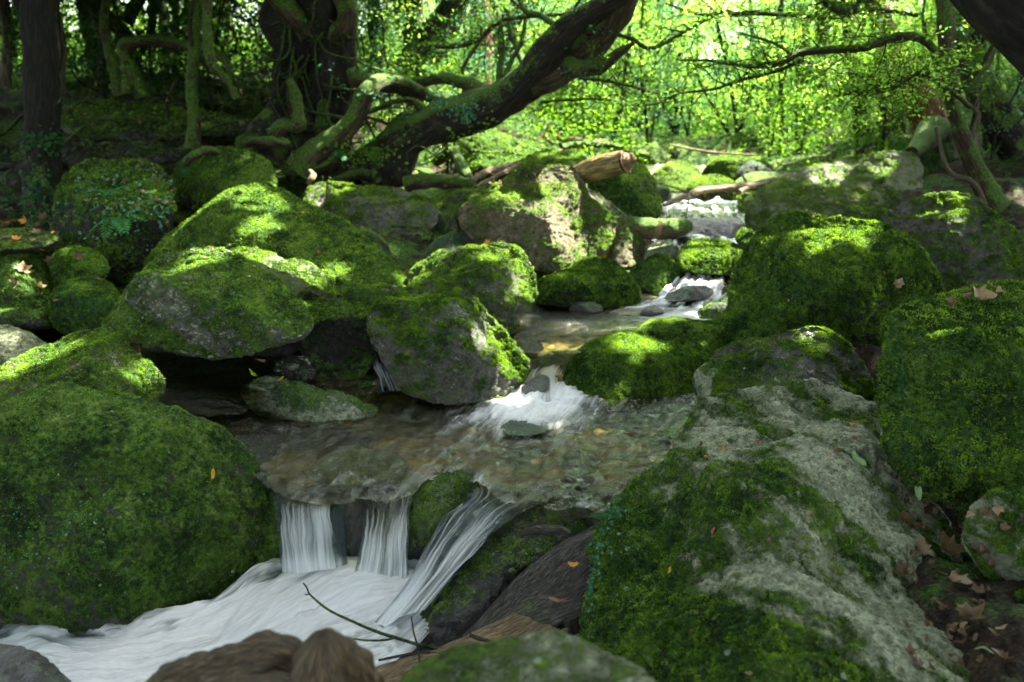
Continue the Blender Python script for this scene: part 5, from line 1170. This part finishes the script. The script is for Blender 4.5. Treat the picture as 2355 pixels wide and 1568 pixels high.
for (pp, lab, mt) in [
    (px((930,425,6.1,34),(980,415,6.1,34),(1040,418,6.1,30),(1100,425,6.0,24)), 'fallen mossy log lying below the leaning tree', BARK_M),
    (px((1000,372,6.9,24),(1040,350,6.8,26),(1060,385,6.5,26),(1085,420,6.2,22)), 'short mossy root post right of the leaning tree base', BARK_M),
    (px((1085,418,6.0,14),(1120,395,6.1,16),(1160,385,6.2,14),(1200,372,6.3,9)), 'pale forked dead limb lying toward the central boulder', WOOD),
    (px((1095,430,5.9,9),(1140,405,6,10),(1190,380,6.2,9),(1260,345,6.5,5)), 'thin pale fallen pole behind the central boulder', WOOD),
    (px((1010,300,7.2,10),(1060,330,7,12),(1100,350,6.9,10),(1160,350,6.9,6)), 'mossy stick lying on the stone mound behind', BARK_M),
    (px((1250,318,8.6,18),(1320,325,8.4,20),(1400,330,8.2,16)), 'sunlit fallen log under the pale trunks beyond', WOOD),
    (px((1290,338,7.6,14),(1360,330,7.8,14),(1430,338,8,10)), 'second fallen log nearer the cut log', BARK_M),
    (px((-20,560,4.4,6),(20,545,4.4,6),(60,560,4.35,5),(100,575,4.3,3)), 'bundle-straight dead stick on the leaf-strewn shelf at left', WOOD),
    (px((1190,772,4.2,14),(1215,790,4.0,22),(1240,800,3.95,22),(1235,785,3.95,10)), 'chunk of dark driftwood with an orange chip at the upper pool outlet', WOOD_W),
    (px((712,392,5.6,8),(720,402,5.55,12),(716,412,5.5,14),(706,422,5.5,8)), 'pale snapped root end below the curved mossy trunk', WOOD),
    (px((420,385,5.2,12),(440,362,5.2,18),(480,345,5.25,18),(520,360,5.3,10)), 'yellow mossy root hooked over the sun-patched boulder at left', BARK_M),
    (px((560,330,5.7,14),(580,322,5.7,16),(620,325,5.7,20),(660,330,5.8,20)), 'mossy root crossing toward the ragged old trunk', BARK_M),
    (px((430,150,6.2,6),(470,110,6.3,6),(500,60,6.4,5),(520,-20,6.4,4)), 'fine grey branch rising beside the hooked trunk', BARK),
    (px((1540,332,7.6,4),(1600,345,7.5,5),(1660,352,7.4,5),(1740,356,7.4,3)), 'pale bare stick hanging above the distant stones', WOOD),
    (px((870,410,6.0,20),(830,400,6.1,26),(780,412,6.0,20),(740,430,5.9,10)), 'low dark root of the leaning tree spreading left', BARK)]:
    o = tubeobj('fallen_branch' if mt is not BARK else 'root', pp, mt, seg=14, rough=.25); tag(o, lab, 'dead wood')
o = tubeobj('chip', px((1212,777,3.93,3),(1222,770,3.92,6),(1232,766,3.92,3)), WOOD_E, seg=8); tag(o, 'bright orange wood chip on the dark driftwood chunk', 'wood chip')
# wet log under the long pale slab, its end splitting
def plank(label, rows, mat, name='driftwood_log', thick=.05, n=160, m=70, seed=0, amp=.02):
    R = np.stack([catmull([tuple(W(*p_)) for p_ in r_], m) for r_ in rows], 0)
    P = np.stack([catmull(R[:, j], n) for j in range(m)], 1)
    a = np.linspace(0, 1, n)[:, None]*np.ones((1, m)); b = np.linspace(0, 1, m)[None]*np.ones((n, 1))
    Fq = gridF(n, m); nn = vnormals(P.reshape(-1, 3), Fq).reshape(n, m, 3); nn *= np.sign((nn*(EYE - P)).sum(-1).mean())
    q = np.stack([a*5 + .6*fbm(np.stack([a*4, b*3, a*0], -1).reshape(-1, 3), 2).reshape(n, m), b*26 + a*4, 0*a + seed], -1).reshape(-1, 3)
    g_ = ridged(q*[.5, 1, 1], 4).reshape(n, m); w_ = fbm(np.stack([a*3, b*3, 0*a + seed], -1).reshape(-1, 3), 3).reshape(n, m)
    prof = np.sin(np.pi*np.clip(b, 0, 1))**.5
    top = P + nn*((g_*amp*.5 + w_*amp*1.5 + prof*thick*.6)*1.0)[..., None]; bot = P - nn*thick
    V = np.concatenate([top, bot[:, ::-1]], 1); F = gridF(n, 2*m)
    wrap = np.stack([np.arange(n-1)*2*m + 2*m-1, np.arange(1, n)*2*m + 2*m-1, np.arange(1, n)*2*m, np.arange(n-1)*2*m], 1)
    F = np.vstack([F, wrap]); uv = np.stack([np.concatenate([b, b[:, ::-1]], 1), np.concatenate([a, a], 1)], -1).reshape(-1, 2)
    o = mesh(name, V.reshape(-1, 3), F, mat, None, P.reshape(-1, 3).mean(0), uv=uv); tag(o, label, 'driftwood'); return o
plank('broad wet driftwood log with curling grain under the flank of the long pale slab',
      [[(1390,1195,2.45),(1400,1215,2.42),(1420,1250,2.38),(1440,1300,2.3)],
       [(1290,1250,2.38),(1330,1290,2.3),(1370,1330,2.24),(1400,1370,2.2)],
       [(1200,1320,2.26),(1250,1360,2.2),(1310,1390,2.14),(1360,1405,2.1)],
       [(1120,1400,2.12),(1160,1420,2.1),(1210,1440,2.04),(1260,1455,2.0)],
       [(1050,1480,2.0),(1090,1490,1.98),(1140,1500,1.94),(1180,1510,1.9)]], WOOD_W, seed=3, amp=.014)
plank('smooth brown sunken log running out at the bottom behind the blurred stone',
      [[(1180,1415,2.04),(1220,1440,2.0),(1260,1455,1.98),(1300,1460,1.96)],
       [(1060,1470,1.95),(1090,1500,1.9),(1130,1530,1.85),(1170,1560,1.8)],
       [(940,1515,1.85),(960,1550,1.78),(990,1590,1.7),(1030,1620,1.66)],
       [(800,1560,1.75),(820,1620,1.68),(850,1680,1.6),(880,1720,1.55)]], WOOD, seed=5, amp=.010)
o = tubeobj('driftwood_stick', px((1196,1232,2.25,10),(1215,1222,2.25,18),(1250,1220,2.24,24),(1290,1218,2.22,20),(1312,1228,2.2,8)), WOOD_W, seg=16, rough=.25); tag(o, 'short dark stick resting on the mossy shoulder of the glossy wet rock', 'driftwood')
o = tubeobj('driftwood_stick', px((1265,1495,1.75,8),(1280,1470,1.76,14),(1300,1450,1.78,12),(1305,1445,1.78,6)), WOOD, seg=10, rough=.15); tag(o, 'pale splinter standing up behind the blurred stone', 'driftwood')
o = tubeobj('driftwood_stick', px((1245,1490,1.72,14),(1258,1478,1.72,26),(1270,1480,1.72,20),(1280,1492,1.72,8)), WOOD_W, seg=12, rough=.3); tag(o, 'small dark knot of wood beside the pale splinter', 'driftwood')
o = tubeobj('driftwood_stick', px((1270,1492,1.66,6),(1300,1487,1.66,8),(1340,1486,1.66,7),(1356,1490,1.66,3)), WOOD, seg=8, rough=.1); tag(o, 'thin cream peeled stick lying flat behind the blurred stone', 'driftwood')
# twigs over the torrent
t_ = empty('bare_twig', W(1040, 1497, 1.9), 'long dark bare twig reaching over the white torrent', 'twig')
tubeobj('stem', px((697,1340,2.0,3),(706,1352,2.0,3.5),(712,1366,2.0,4),(752,1400,1.98,5),(800,1424,1.96,5.5),(860,1450,1.94,6.5),(910,1466,1.92,7),(970,1484,1.9,7),(1045,1498,1.88,8)), BARK, t_, W(1040, 1497, 1.9), seg=8)
tubeobj('side_twig', px((712,1366,2.0,3),(704,1367,2.0,3),(700,1366,2.0,2)), BARK, t_, W(1040, 1497, 1.9), seg=6)
tubeobj('side_twig', px((910,1466,1.92,5),(880,1472,1.9,5),(840,1472,1.88,4),(812,1468,1.87,3)), BARK, t_, W(1040, 1497, 1.9), seg=6)
o = tubeobj('bare_twig', px((946,1418,1.9,3),(950,1450,1.85,4),(958,1480,1.8,5),(966,1530,1.75,5),(970,1560,1.7,5)), WOOD_W, seg=6); tag(o, 'short upright brown twig in front of the glossy wet rock', 'twig')
o = tubeobj('bare_twig', px((870,1518,1.8,5),(920,1508,1.82,6),(965,1500,1.84,5),(1010,1502,1.85,3)), WOOD_W, seg=6); tag(o, 'brown twig lying along the top of the sunken log', 'twig')
o = tubeobj('bare_twig', px((1080,1460,1.9,8),(1100,1468,1.89,9),(1130,1474,1.88,5)), WOOD_W, seg=8); tag(o, 'stubby twig poking from behind the blurred stone', 'twig')
# the blurred knotted root stump at the bottom
m_, t, out = newmat('knotted root wood')
pos = N(t, 'NewGeometry').outputs['Position']
mp = N(t, 'Mapping'); mp.inputs['Scale'].default_value = (16, 16, 44); mp.inputs['Rotation'].default_value = (.5, .7, .2); t.links.new(pos, mp.inputs['Vector'])
g1 = noise(t, mp.outputs[0], 1.2, 5, .6, 1.8)
col = ramp(t, mmath(t, 'MULTIPLY_ADD', mmath(t, 'SUBTRACT', g1, .5), 2.2, .5), [(.1, (.020, .012, .006)), (.4, (.045, .030, .013)), (.65, (.10, .068, .028)), (.9, (.26, .18, .075))])
p = N(t, 'BsdfPrincipled'); t.links.new(col, p.inputs['Base Color']); p.inputs['Roughness'].default_value = .5
t.links.new(bump(t, g1, .7, .01), p.inputs['Normal']); t.links.new(p.outputs[0], out.inputs[0]); KNOT = m_
def lump(name, label, outline, y, front, mat, parent, seed, boxy=.8):
    k0 = set(ROCKS); o = rock(name, label, 'x', outline, y+.05, y-.05, front, .12, mat, seed=seed, moss=0, facets=0, rough=.8, res=1.0, streak=((.85, -.1, .5), .022, 0))
    o.parent = parent; o.location = np.array(o.location) - np.array(parent.location)
    for k in ('category', 'label'):
        if k in o: del o[k]
    return o
ck = W(640, 1560, 1.15)
t_ = empty('driftwood_stump', ck, 'blurred brown knotted driftwood stump at the bottom edge', 'driftwood')
tubeobj('root_body', px((330,1650,1.24,90),(420,1590,1.22,96),(510,1560,1.20,110),(590,1536,1.18,120),(660,1530,1.17,116),(720,1560,1.16,110),(760,1640,1.15,100)), KNOTW, t_, ck, seg=60, flute=.10, rough=.30, step=.006)
tubeobj('knob', px((790,1700,1.14,150),(775,1610,1.13,165),(760,1540,1.12,160),(752,1490,1.12,110),(748,1462,1.12,52),(747,1450,1.12,14)), KNOTW, t_, ck, seg=60, flute=.12, rough=.28, step=.006)
tubeobj('root_stub', px((560,1640,1.10,90),(600,1600,1.09,84),(650,1585,1.08,70),(690,1600,1.07,40)), KNOTW, t_, ck, seg=40, flute=.10, rough=.3, step=.006)

# ------------------------------------------------------------------ things placed on surfaces
bpy.context.view_layer.update()
DG = bpy.context.evaluated_depsgraph_get()
def hit(u, v, skip=('moss', 'foliage', 'canopy')):
    d = ray(u, v); d = d/np.linalg.norm(d); org = Vector(EYE)
    for _ in range(6):
        ok, loc, nrm, idx, ob, mt = C.ray_cast(DG, org, Vector(d))
        if not ok: return None
        if not any(s_ in ob.name for s_ in skip + ('twig',)): return np.array(loc), np.array(nrm), ob
        org = loc + Vector(d)*.004
    return None

# --- unseen canopy added overhead to block light, gaps cut along sun rays to chosen spots
PATCH = [(2230,690,.08), (2120,720,.05), (1900,400,.10), (2020,380,.08), (2180,455,.08), (1350,610,.07), (900,440,.08), (1000,590,.06), (480,590,.05), (1870,765,.04), (1780,380,.15), (1930,515,.15), (1890,545,.06), (1985,530,.06), (1465,790,.10), (1275,450,.20), (1310,530,.20), (1370,560,.10), (1200,425,.12), (1250,400,.12), (640,510,.12), (560,440,.08),
         (610,470,.07), (590,590,.09), (560,580,.05), (690,620,.09), (740,655,.06), (45,825,.11), (90,800,.06), (1175,590,.11), (1215,640,.08), (1150,570,.06), (1390,385,.2), (1640,575,.16),
         (1180,840,.04), (1130,770,.04), (1160,800,.04), (600,380,.10), (530,440,.09), (745,435,.15), (1320,750,.07), (1640,410,.22), (1560,390,.25), (1830,370,.3), (1680,370,.22),
         (1470,560,.07), (350,900,.05), (1520,505,.1), (1710,550,.06), (600,520,.06),  (1190,310,.2), (1290,300,.5), (1340,320,.4), (100,510,.07), (60,640,.07),
         (280,400,.08), (110,280,.06), (380,250,.05), (210,250,.06), (1660,690,.06), (1500,735,.10), (1740,410,.2), (1640,480,.15), (850,445,.08), (2340,460,.04), (1080,450,.08), (860,200,.08), (1170,230,.08)]
rc_ = np.random.default_rng(77)
nC = 27000
c_ = np.stack([rc_.uniform(-10, 13, nC), rc_.uniform(-5, 14, nC), rc_.uniform(5.4, 7.6, nC)], -1)
X_, Y_ = c_[:, 0], c_[:, 1]
pa = np.maximum(sstep(.5, 1.3, X_)*sstep(1.0, 2.4, Y_)*np.where(X_ < 7, sstep(9.6, 8.8, Y_), sstep(13.2, 11.2, Y_)), sstep(-3, -2, X_)*sstep(8.0, 8.6, Y_)*sstep(.6, -.4, X_)*sstep(13.2, 11.2, Y_))*.97
pb = sstep(-1.6, -2.4, X_)*sstep(4.8, 5.8, Y_)
pc = .95*(1 - sstep(2.4, 1.8, np.abs(X_ + 1.2))*sstep(2.5, 3.1, Y_))
pc = pc*(1 - sstep(-.6, .4, X_)*sstep(7.6, 6.8, X_)*sstep(8.8, 9.4, Y_))
pr = np.maximum(np.maximum(pa, pb), pc*sstep(13, 11, Y_))
c_ = c_[rc_.random(nC) < pr]
for u_, v_ in ((380, 1430), (1905, 1125), (2045, 1495), (420, 1400), (2045, 830)):      # extra unseen leaves added to block sun leaking onto these spots
    h_ = hit(u_, v_)
    if h_ is not None: c_ = np.vstack([c_, h_[0] + SUN_DIR*((6.4 - h_[0][2])/SUN_DIR[2]) + rc_.normal(size=(40, 3))*[.35, .35, .3]])
V, F, rv = sprays(c_, .25, 7, rc_, .30, .6, .6)
nl = len(V)//5; cen = V.reshape(nl, 5, 3)[:, 4]
kill = np.zeros(nl, bool)
for u_, v_, r_ in PATCH:
    h_ = hit(u_, v_)
    if h_ is None: continue
    d_ = cen - h_[0]; tproj = d_@SUN_DIR; per = np.linalg.norm(d_ - tproj[:, None]*SUN_DIR, axis=1); kill |= per < r_ + .085
k_ = np.where(~kill)[0]
Fl = F.reshape(4, nl, F.shape[1])
Fk = (Fl[:, k_] - (k_*5)[None, :, None] + (np.arange(len(k_))*5)[None, :, None]).reshape(-1, Fl.shape[2])
CANO = mesh('canopy_foliage', V.reshape(nl, 5, 3)[k_].reshape(-1, 3), Fk, LEAF_CAN, attrs={'rnd': rv.reshape(nl, 5)[k_].ravel()}, smooth=False)
CANO['kind'] = 'stuff'; CANO['label'] = 'unseen leaf canopy over the gorge, gaps cut to let sun patches through'
def leaf_mat(name, c0, c1):
    m, t, out = newmat(name); pos = N(t, 'TexCoord').outputs['Object']
    col = mixc(t, smooth_(t, noise(t, pos, 40, 4, .6), .4, .62), c0, c1)
    vo = N(t, 'TexVoronoi'); vo.inputs['Scale'].default_value = 9; t.links.new(pos, vo.inputs['Vector'])
    col = mixc(t, mmath(t, 'LESS_THAN', vo.outputs['Distance'], .16), col, tuple(x*.2 for x in c0))
    d = N(t, 'BsdfPrincipled'); t.links.new(col, d.inputs['Base Color']); d.inputs['Roughness'].default_value = .5
    tr = N(t, 'BsdfTranslucent'); t.links.new(col, tr.inputs[0]); mx = N(t, 'MixShader'); mx.inputs[0].default_value = .3
    t.links.new(d.outputs[0], mx.inputs[1]); t.links.new(tr.outputs[0], mx.inputs[2]); t.links.new(mx.outputs[0], out.inputs[0]); return m
DL = dict(brown=leaf_mat('dry brown leaf', (.07, .04, .015), (.17, .11, .045)), tan=leaf_mat('tan leaf', (.18, .12, .05), (.36, .26, .13)),
          yellow=leaf_mat('yellow leaf', (.55, .33, .02), (.62, .45, .05)), orange=leaf_mat('orange leaf', (.50, .20, .02), (.62, .32, .04)),
          green=leaf_mat('fading green leaf', (.16, .30, .10), (.28, .40, .18)), red=leaf_mat('dark red leaf', (.20, .05, .02), (.30, .09, .04)))
def leafmesh(kind, curl, seed):
    rg_ = np.random.default_rng(seed)
    if kind == 'maple':
        lob = [(0, -.42, .0), (.20, -.36, .0), (.42, -.30, 0), (.36, -.06, 0), (.54, .18, 0), (.30, .26, 0), (.04, .60, 0), (-.06, .58, 0), (-.28, .24, 0), (-.50, .22, 0), (-.38, -.04, 0), (-.40, -.32, 0), (-.18, -.36, 0)]
        O = np.array(lob)[:, :2]*(1 + rg_.normal(size=(13, 2))*.07)
        O = catmull(O, 52, True); O = O
    else:
        a = np.linspace(0, 2*np.pi, 40, endpoint=False); O = np.c_[.20*np.sin(a)*np.abs(np.sin(a/2 + .2))**.3, -.5*np.cos(a)]
    rr = np.linspace(0, 1, 6); n = len(O); V = []
    for r_ in rr[1:]: V.append(O*r_ + 0)
    V = np.vstack([[[0, 0]], *V]); d2 = (V**2).sum(1)
    z = curl*(d2*1.1) + .07*np.sin(V[:, 0]*9 + seed) + .05*np.sin(V[:, 1]*8 + seed*2) + .10*np.abs(V[:, 0])
    P = np.c_[V, z]; F = []
    for k in range(n): F.append([0, 1 + k, 1 + (k+1) % n])
    for j in range(4):
        for k in range(n):
            a, b = 1 + j*n + k, 1 + j*n + (k+1) % n; c, d = a + n, b + n; F += [[a, c, d], [a, d, b]]
    # stalk as a thin strip prism
    st = np.array([[0, -.42], [.04, -.62], [.10, -.85]]); base = len(P); sv = []
    for q_ in st:
        for ang in (0, 2.1, 4.2): sv.append([q_[0] + .012*math.cos(ang), q_[1], .04 + .012*math.sin(ang)])
    P = np.vstack([P, sv])
    for j in range(2):
        for k in range(3):
            a, b = base + j*3 + k, base + j*3 + (k+1) % 3; F += [[a, b, b+3], [a, b+3, a+3]]
    return P, np.array(F)
LM = {}
for kd in ('maple', 'oval'):
    for s_ in range(3):
        LM[kd, s_] = leafmesh(kd, [.6, -.5, .9][s_], s_ + 3)
LMESH = {}
def dead_leaf(u, v, size, colr, label, kind='maple', group=None, lift=.35, rot=None, host=None):
    h = hit(u, v)
    if h is None: return
    loc, n_, ob = h
    key = (kind, random.randrange(3)); kk = key + (colr,)
    if kk not in LMESH:
        P, F = LM[key]; o = mesh('fallen_leaf', P, F, DL[colr]); LMESH[kk] = o.data
    else:
        o = bpy.data.objects.new('fallen_leaf', LMESH[kk]); link(o)
    dist = np.linalg.norm(loc - EYE); sc = size*.66*dist/FPX
    nn = n_*1.0 + np.array([0, 0, .35]) + (EYE - loc)/dist*lift*.2 + np.random.default_rng(int(u*7+v)).normal(size=3)*.18; nn /= np.linalg.norm(nn)
    q = Vector(nn).to_track_quat('Z', 'Y').to_matrix().to_4x4(); a = random.uniform(0, 6.28) if rot is None else rot
    o.matrix_world = Matrix.Translation(Vector(loc + n_*(.010 + sc*.06))) @ q @ Matrix.Rotation(a, 4, 'Z') @ Matrix.Diagonal((sc, sc, sc, 1))
    tag(o, label, 'leaf', group)
LV = [(492,1083,34,'yellow','yellow leaf with a green rim on the huge dark boulder','oval'), (1325,1305,46,'orange','curled orange-yellow leaf on the wet driftwood log','oval'),
 (1280,1386,52,'red','folded red and green leaf at the lower edge of the wet driftwood log','oval'), (2110,1125,54,'green','long pale green curled leaf beside the tall square moss boulder','oval'),
 (1962,1060,60,'green','narrow yellow-green leaf on the upper half of the long pale slab','oval'), (2170,1268,78,'tan','light tan maple leaf lying in the gap of dead leaves','maple'), (2200,1345,64,'tan','pointed spotted tan leaf below the lichen stone','maple'),
 (2235,1425,70,'brown','largest grey-brown leaf in the litter at lower right','maple'), (2110,1268,60,'tan','pale two-toned leaf with a long yellow stalk in the litter','maple'), (2120,1145,50,'tan','crumpled straw-coloured leaf under the pale green one','maple'),
 (1546,1312,24,'yellow','small yellow leaf on the lichen crust of the long pale slab','oval'), (1640,1220,30,'red','tiny dark red leaf fragment high on the pale slab','oval'), (2250,684,70,'tan','large beige leaf lying on top of the tall square moss boulder','maple'),
 (2065,652,34,'tan','small beige leaf on the shoulder of the giant right boulder','maple'), (1730,1550,30,'tan','pale dry leaf at the foot of the long slab','oval'), (2310,1520,70,'brown','brown leaf in the bottom right corner','oval'), (2265,1500,50,'green','green leaf blade in the bottom right corner','oval'),
 (1045,1388,0,'tan','','oval'), (955,1250,20,'red','',''), (1120,560,26,'orange','orange leaf catching the sun on the lobed green boulder','maple'), (1148,556,20,'tan','second small leaf on the crest of the lobed green boulder','maple'),
 (1390,592,18,'orange','pinkish leaf on top of the dark rounded boulder','maple'), (700,780,0,'tan','',''), (650,872,24,'yellow','yellow leaf bit on the half-drowned stone','oval'), (50,620,40,'tan','star-shaped tan leaf on the left bank mound','maple'), (88,660,26,'tan','pale leaf lower on the left bank mound','maple'),
 (115,600,28,'tan','tan leaf between the two round left bank boulders','maple'), (1240,1200,26,'red','small red-brown leaf on the glossy wet rock','oval'), (1312,1310,0,'tan','',''), (1350,1030,0,'tan','','')]
for (u, v, s_, c_, lab, kd) in LV:
    if s_ and lab: dead_leaf(u, v, s_, c_, lab, kd)
def scatter(n, box, size, cols, label, group, seed, kind=None):
    rg_ = np.random.default_rng(seed)
    for _ in range(n):
        u, v = rg_.uniform(box[0], box[2]), rg_.uniform(box[1], box[3])
        dead_leaf(u, v, size*rg_.uniform(.6, 1.4), cols[rg_.integers(len(cols))], label, kind or ('maple' if rg_.random() < .6 else 'oval'), group)
scatter(64, (2070, 1110, 2310, 1540), 34, ['brown', 'brown', 'tan', 'brown'], 'crumpled brown leaf in the litter between the pale slab and the lichen stone', 'litter leaves at lower right', 1)
scatter(20, (2110, 655, 2350, 700), 26, ['brown', 'tan'], 'small dead leaf on the crest of the tall square moss boulder', 'leaves on the square moss boulder', 2)
scatter(16, (0, 500, 130, 560), 24, ['tan', 'brown', 'orange'], 'dead leaf strewn on the flat shelf stone at left', 'leaves on the left shelf', 3)
scatter(12, (0, 590, 240, 700), 20, ['tan', 'brown'], 'dead leaf on the mossy left bank', 'leaves on the left bank mounds', 4)
scatter(22, (180, 370, 400, 480), 18, ['tan', 'brown'], 'dead leaf on the fern-hung boulder', 'leaves on the fern-hung boulder', 5)
scatter(26, (150, 180, 560, 290), 16, ['tan', 'brown'], 'pale dead leaf lying on the left rock ledges', 'leaves on the rock ledges', 6)
scatter(18, (1130, 400, 1240, 470), 9, ['orange', 'tan'], 'tiny orange leaf on the slope of the central boulder', 'leaves on the central boulder', 7)
scatter(22, (1760, 380, 2090, 500), 11, ['tan', 'red', 'tan'], 'tiny fallen leaf on the long slanting boulder', 'leaves on the long slanting boulder', 8)
scatter(16, (430, 460, 760, 600), 10, ['orange', 'tan', 'red'], 'tiny fallen leaf on the giant dome boulder', 'leaves on the dome boulder', 9)
scatter(14, (1560, 960, 1980, 1060), 20, ['brown', 'orange', 'red'], 'scrap of dead leaf in the groove at the far end of the pale slab', 'leaf scraps on the pale slab', 10)
scatter(12, (1550, 1100, 2000, 1500), 16, ['brown', 'tan'], 'small leaf scrap on the broad face of the pale slab', 'leaf scraps on the pale slab face', 11)
scatter(12, (1700, 520, 2150, 700), 12, ['tan', 'brown'], 'small leaf scrap on the giant right boulder', 'leaf scraps on the giant boulder', 12)
scatter(40, (900, 380, 1320, 440), 12, ['tan', 'brown'], 'dead leaf on the bank behind the central boulder', 'leaves behind the central boulder', 13)
scatter(30, (1250, 300, 1760, 360), 12, ['tan', 'orange', 'brown'], 'dead leaf on the far stream bank', 'leaves on the far bank', 14)

# small plants on rocks: ferns and creepers
def frond(p0, d0, L, rg_, up=.5):
    """one fern frond: arched midrib with paired leaflets"""
    d = np.array(d0, float); d[2] += up; pts = []; p = np.array(p0, float); d /= np.linalg.norm(d)
    for k in range(10): pts.append(p.copy()); p = p + d*L/10; d[2] -= .16; d /= np.linalg.norm(d)
    pts = np.array(pts); Vs, Fs = [], []; k0 = 0
    for k in range(1, 10):
        T = pts[k] - pts[k-1]; T /= np.linalg.norm(T); s_ = np.cross(T, [0, 0, 1.0]); s_ /= np.linalg.norm(s_) + 1e-6
        w_ = L*.28*math.sin(math.pi*(k/10)**.7)*.9 + L*.03
        for sg in (-1, 1):
            b = pts[k]; tip = b + s_*sg*w_ + T*w_*.35 - np.array([0, 0, w_*.15])
            q = T*L*.035
            Vs += [b - q, b + (tip-b)*.5 - q*.9, tip, b + (tip-b)*.5 + q*1.1]; Fs.append([k0, k0+1, k0+2, k0+3]); k0 += 4
    for k in range(9):
        s_ = np.array([.0012, 0, .0012]); Vs += [pts[k]-s_, pts[k]+s_, pts[k+1]+s_, pts[k+1]-s_]; Fs.append([k0, k0+1, k0+2, k0+3]); k0 += 4
    return np.array(Vs), np.array(Fs)
FERN = foliage_mat('fern frond', (.02, .10, .03), (.06, .22, .06), .4)
def fern(u, v, L, label, n=6, seed=0, group=None):
    h = hit(u, v)
    if h is None: return
    loc, nrm, _o = h; rg_ = np.random.default_rng(seed + int(u)); Vs, Fs, k = [], [], 0
    for q_ in range(n):
        a = rg_.uniform(0, 6.28); d = np.array([math.cos(a), math.sin(a)*.7 - .35, .1]) + nrm*.5
        V, F = frond(loc, d, L*rg_.uniform(.7, 1.2), rg_, rg_.uniform(.1, .7)); Vs.append(V); Fs.append(F + k); k += len(V)
    V = np.vstack(Vs); o = mesh('fern', V, np.vstack(Fs), FERN, None, loc, attrs={'rnd': np.clip(rg_.random(len(V))*.3 + rg_.random()*.7, 0, 1)}, smooth=False); tag(o, label, 'fern', group)
fern(455, 425, .17, 'bright green fern at the right side of the fern-hung boulder', 6, 1)
fern(430, 385, .15, 'dark feathery fern above the bright one', 5, 2)
fern(270, 500, .20, 'lowest fern with a drooping frond on the fern-hung boulder', 6, 3)
fern(250, 450, .13, 'small fern near the crown of the fern-hung boulder', 5, 4)
fern(210, 470, .12, 'little fern at the left of the fern-hung boulder', 5, 5)
fern(1720, 300, .22, 'small fern clump at the foot of the right bank wood', 6, 6)
fern(2080, 345, .16, 'fern tuft on top of the long slanting boulder', 6, 7)
fern(1400, 1190, .07, 'tiny fern wedged between the driftwood log and the slab flank', 5, 8)
fern(770, 345, .16, 'fern below the black hollow of the leaning tree', 6, 9)
def creeper(label, boxes, n, size, mat, seed, name='creeper'):
    rg_ = np.random.default_rng(seed); cs, ns = [], []
    for _ in range(n):
        bx = boxes[rg_.integers(len(boxes))]; u, v = rg_.normal((bx[0]+bx[2])/2, abs(bx[2]-bx[0])/3.2), rg_.normal((bx[1]+bx[3])/2, abs(bx[3]-bx[1])/3.2)
        h = hit(u, v)
        if h is None: continue
        cs.append(h[0] + h[1]*size*.35); ns.append(h[1])
    if len(cs) < 5: return
    cs, ns = np.array(cs), np.array(ns)
    med = np.median(np.linalg.norm(cs - EYE, axis=1)); ok = np.abs(np.linalg.norm(cs - EYE, axis=1) - med) < .7; cs, ns = cs[ok], ns[ok]
    V, F, rv = leafcards(cs, ns + [0, -.2, .3], size*rg_.uniform(.6, 1.3, len(cs)), .75, .12, rg_, .35)
    o = mesh(name, V, F, mat, None, cs.mean(0), attrs={'rnd': rv}, smooth=False); tag(o, label, 'creeping plant')
creeper('fringe of round blue-green creeper leaves down the left edge of the long pale slab', [(1385,1160,1410,1260),(1360,1240,1385,1340),(1400,1150,1440,1200),(1350,1300,1365,1400)], 260, .013, LEAF_SM, 1)
creeper('dark creeper leaves on the corner of the tall square moss boulder', [(2050,760,2075,900),(2060,900,2120,1050),(2090,770,2140,820),(2055,820,2090,960)], 320, .014, LEAF_DK, 2)
creeper('specks of small green leaves on the upper face of the huge dark boulder', [(120,1150,240,1250),(0,1150,110,1330),(200,1120,330,1250)], 150, .009, LEAF_SM, 3)
creeper('trailing leafy plant covering the front of the fern-hung boulder', [(180,430,380,560),(300,400,400,520),(150,400,300,480)], 300, .026, LEAF_SM, 4)
creeper('small dark leaves dotted over the giant right boulder', [(1820,640,1960,700),(1720,560,1900,700)], 260, .014, LEAF_DK, 5)
creeper('leafy tuft growing from the side of the leaning tree', [(985,205,1040,250),(1040,240,1100,280)], 200, .03, LEAF_SM, 6)
creeper('weeds growing along the back edge of the long slanting boulder', [(1900,300,2060,345),(2050,330,2120,360)], 380, .05, LEAF, 7, 'weeds')
creeper('ground plants below the straight dark trunk at far left', [(0,400,130,520),(60,300,260,350)], 420, .04, LEAF_DK, 8, 'weeds')
creeper('sprouting leaves over the left rock ledges', [(150,180,560,290),(250,120,600,200)], 620, .045, LEAF, 9, 'weeds')
creeper('leafy undergrowth in the gap under the leaning tree', [(780,320,900,380),(1040,280,1300,350)], 420, .035, LEAF_BR, 10, 'weeds')
# grass blades by the driftwood log
bl = []
for k in range(9):
    p0 = W(1370 + k*4, 1215 - k, 2.3); bl.append(wander(p0, (-1 + .15*k, -.2, .25 - .1*k), .13, .0016, .0004, 6, .12))
o = tubeobj('grass_tuft', bl, FERN, seg=4, rough=0); tag(o, 'thin green grass blades bent over the wet driftwood log', 'grass')
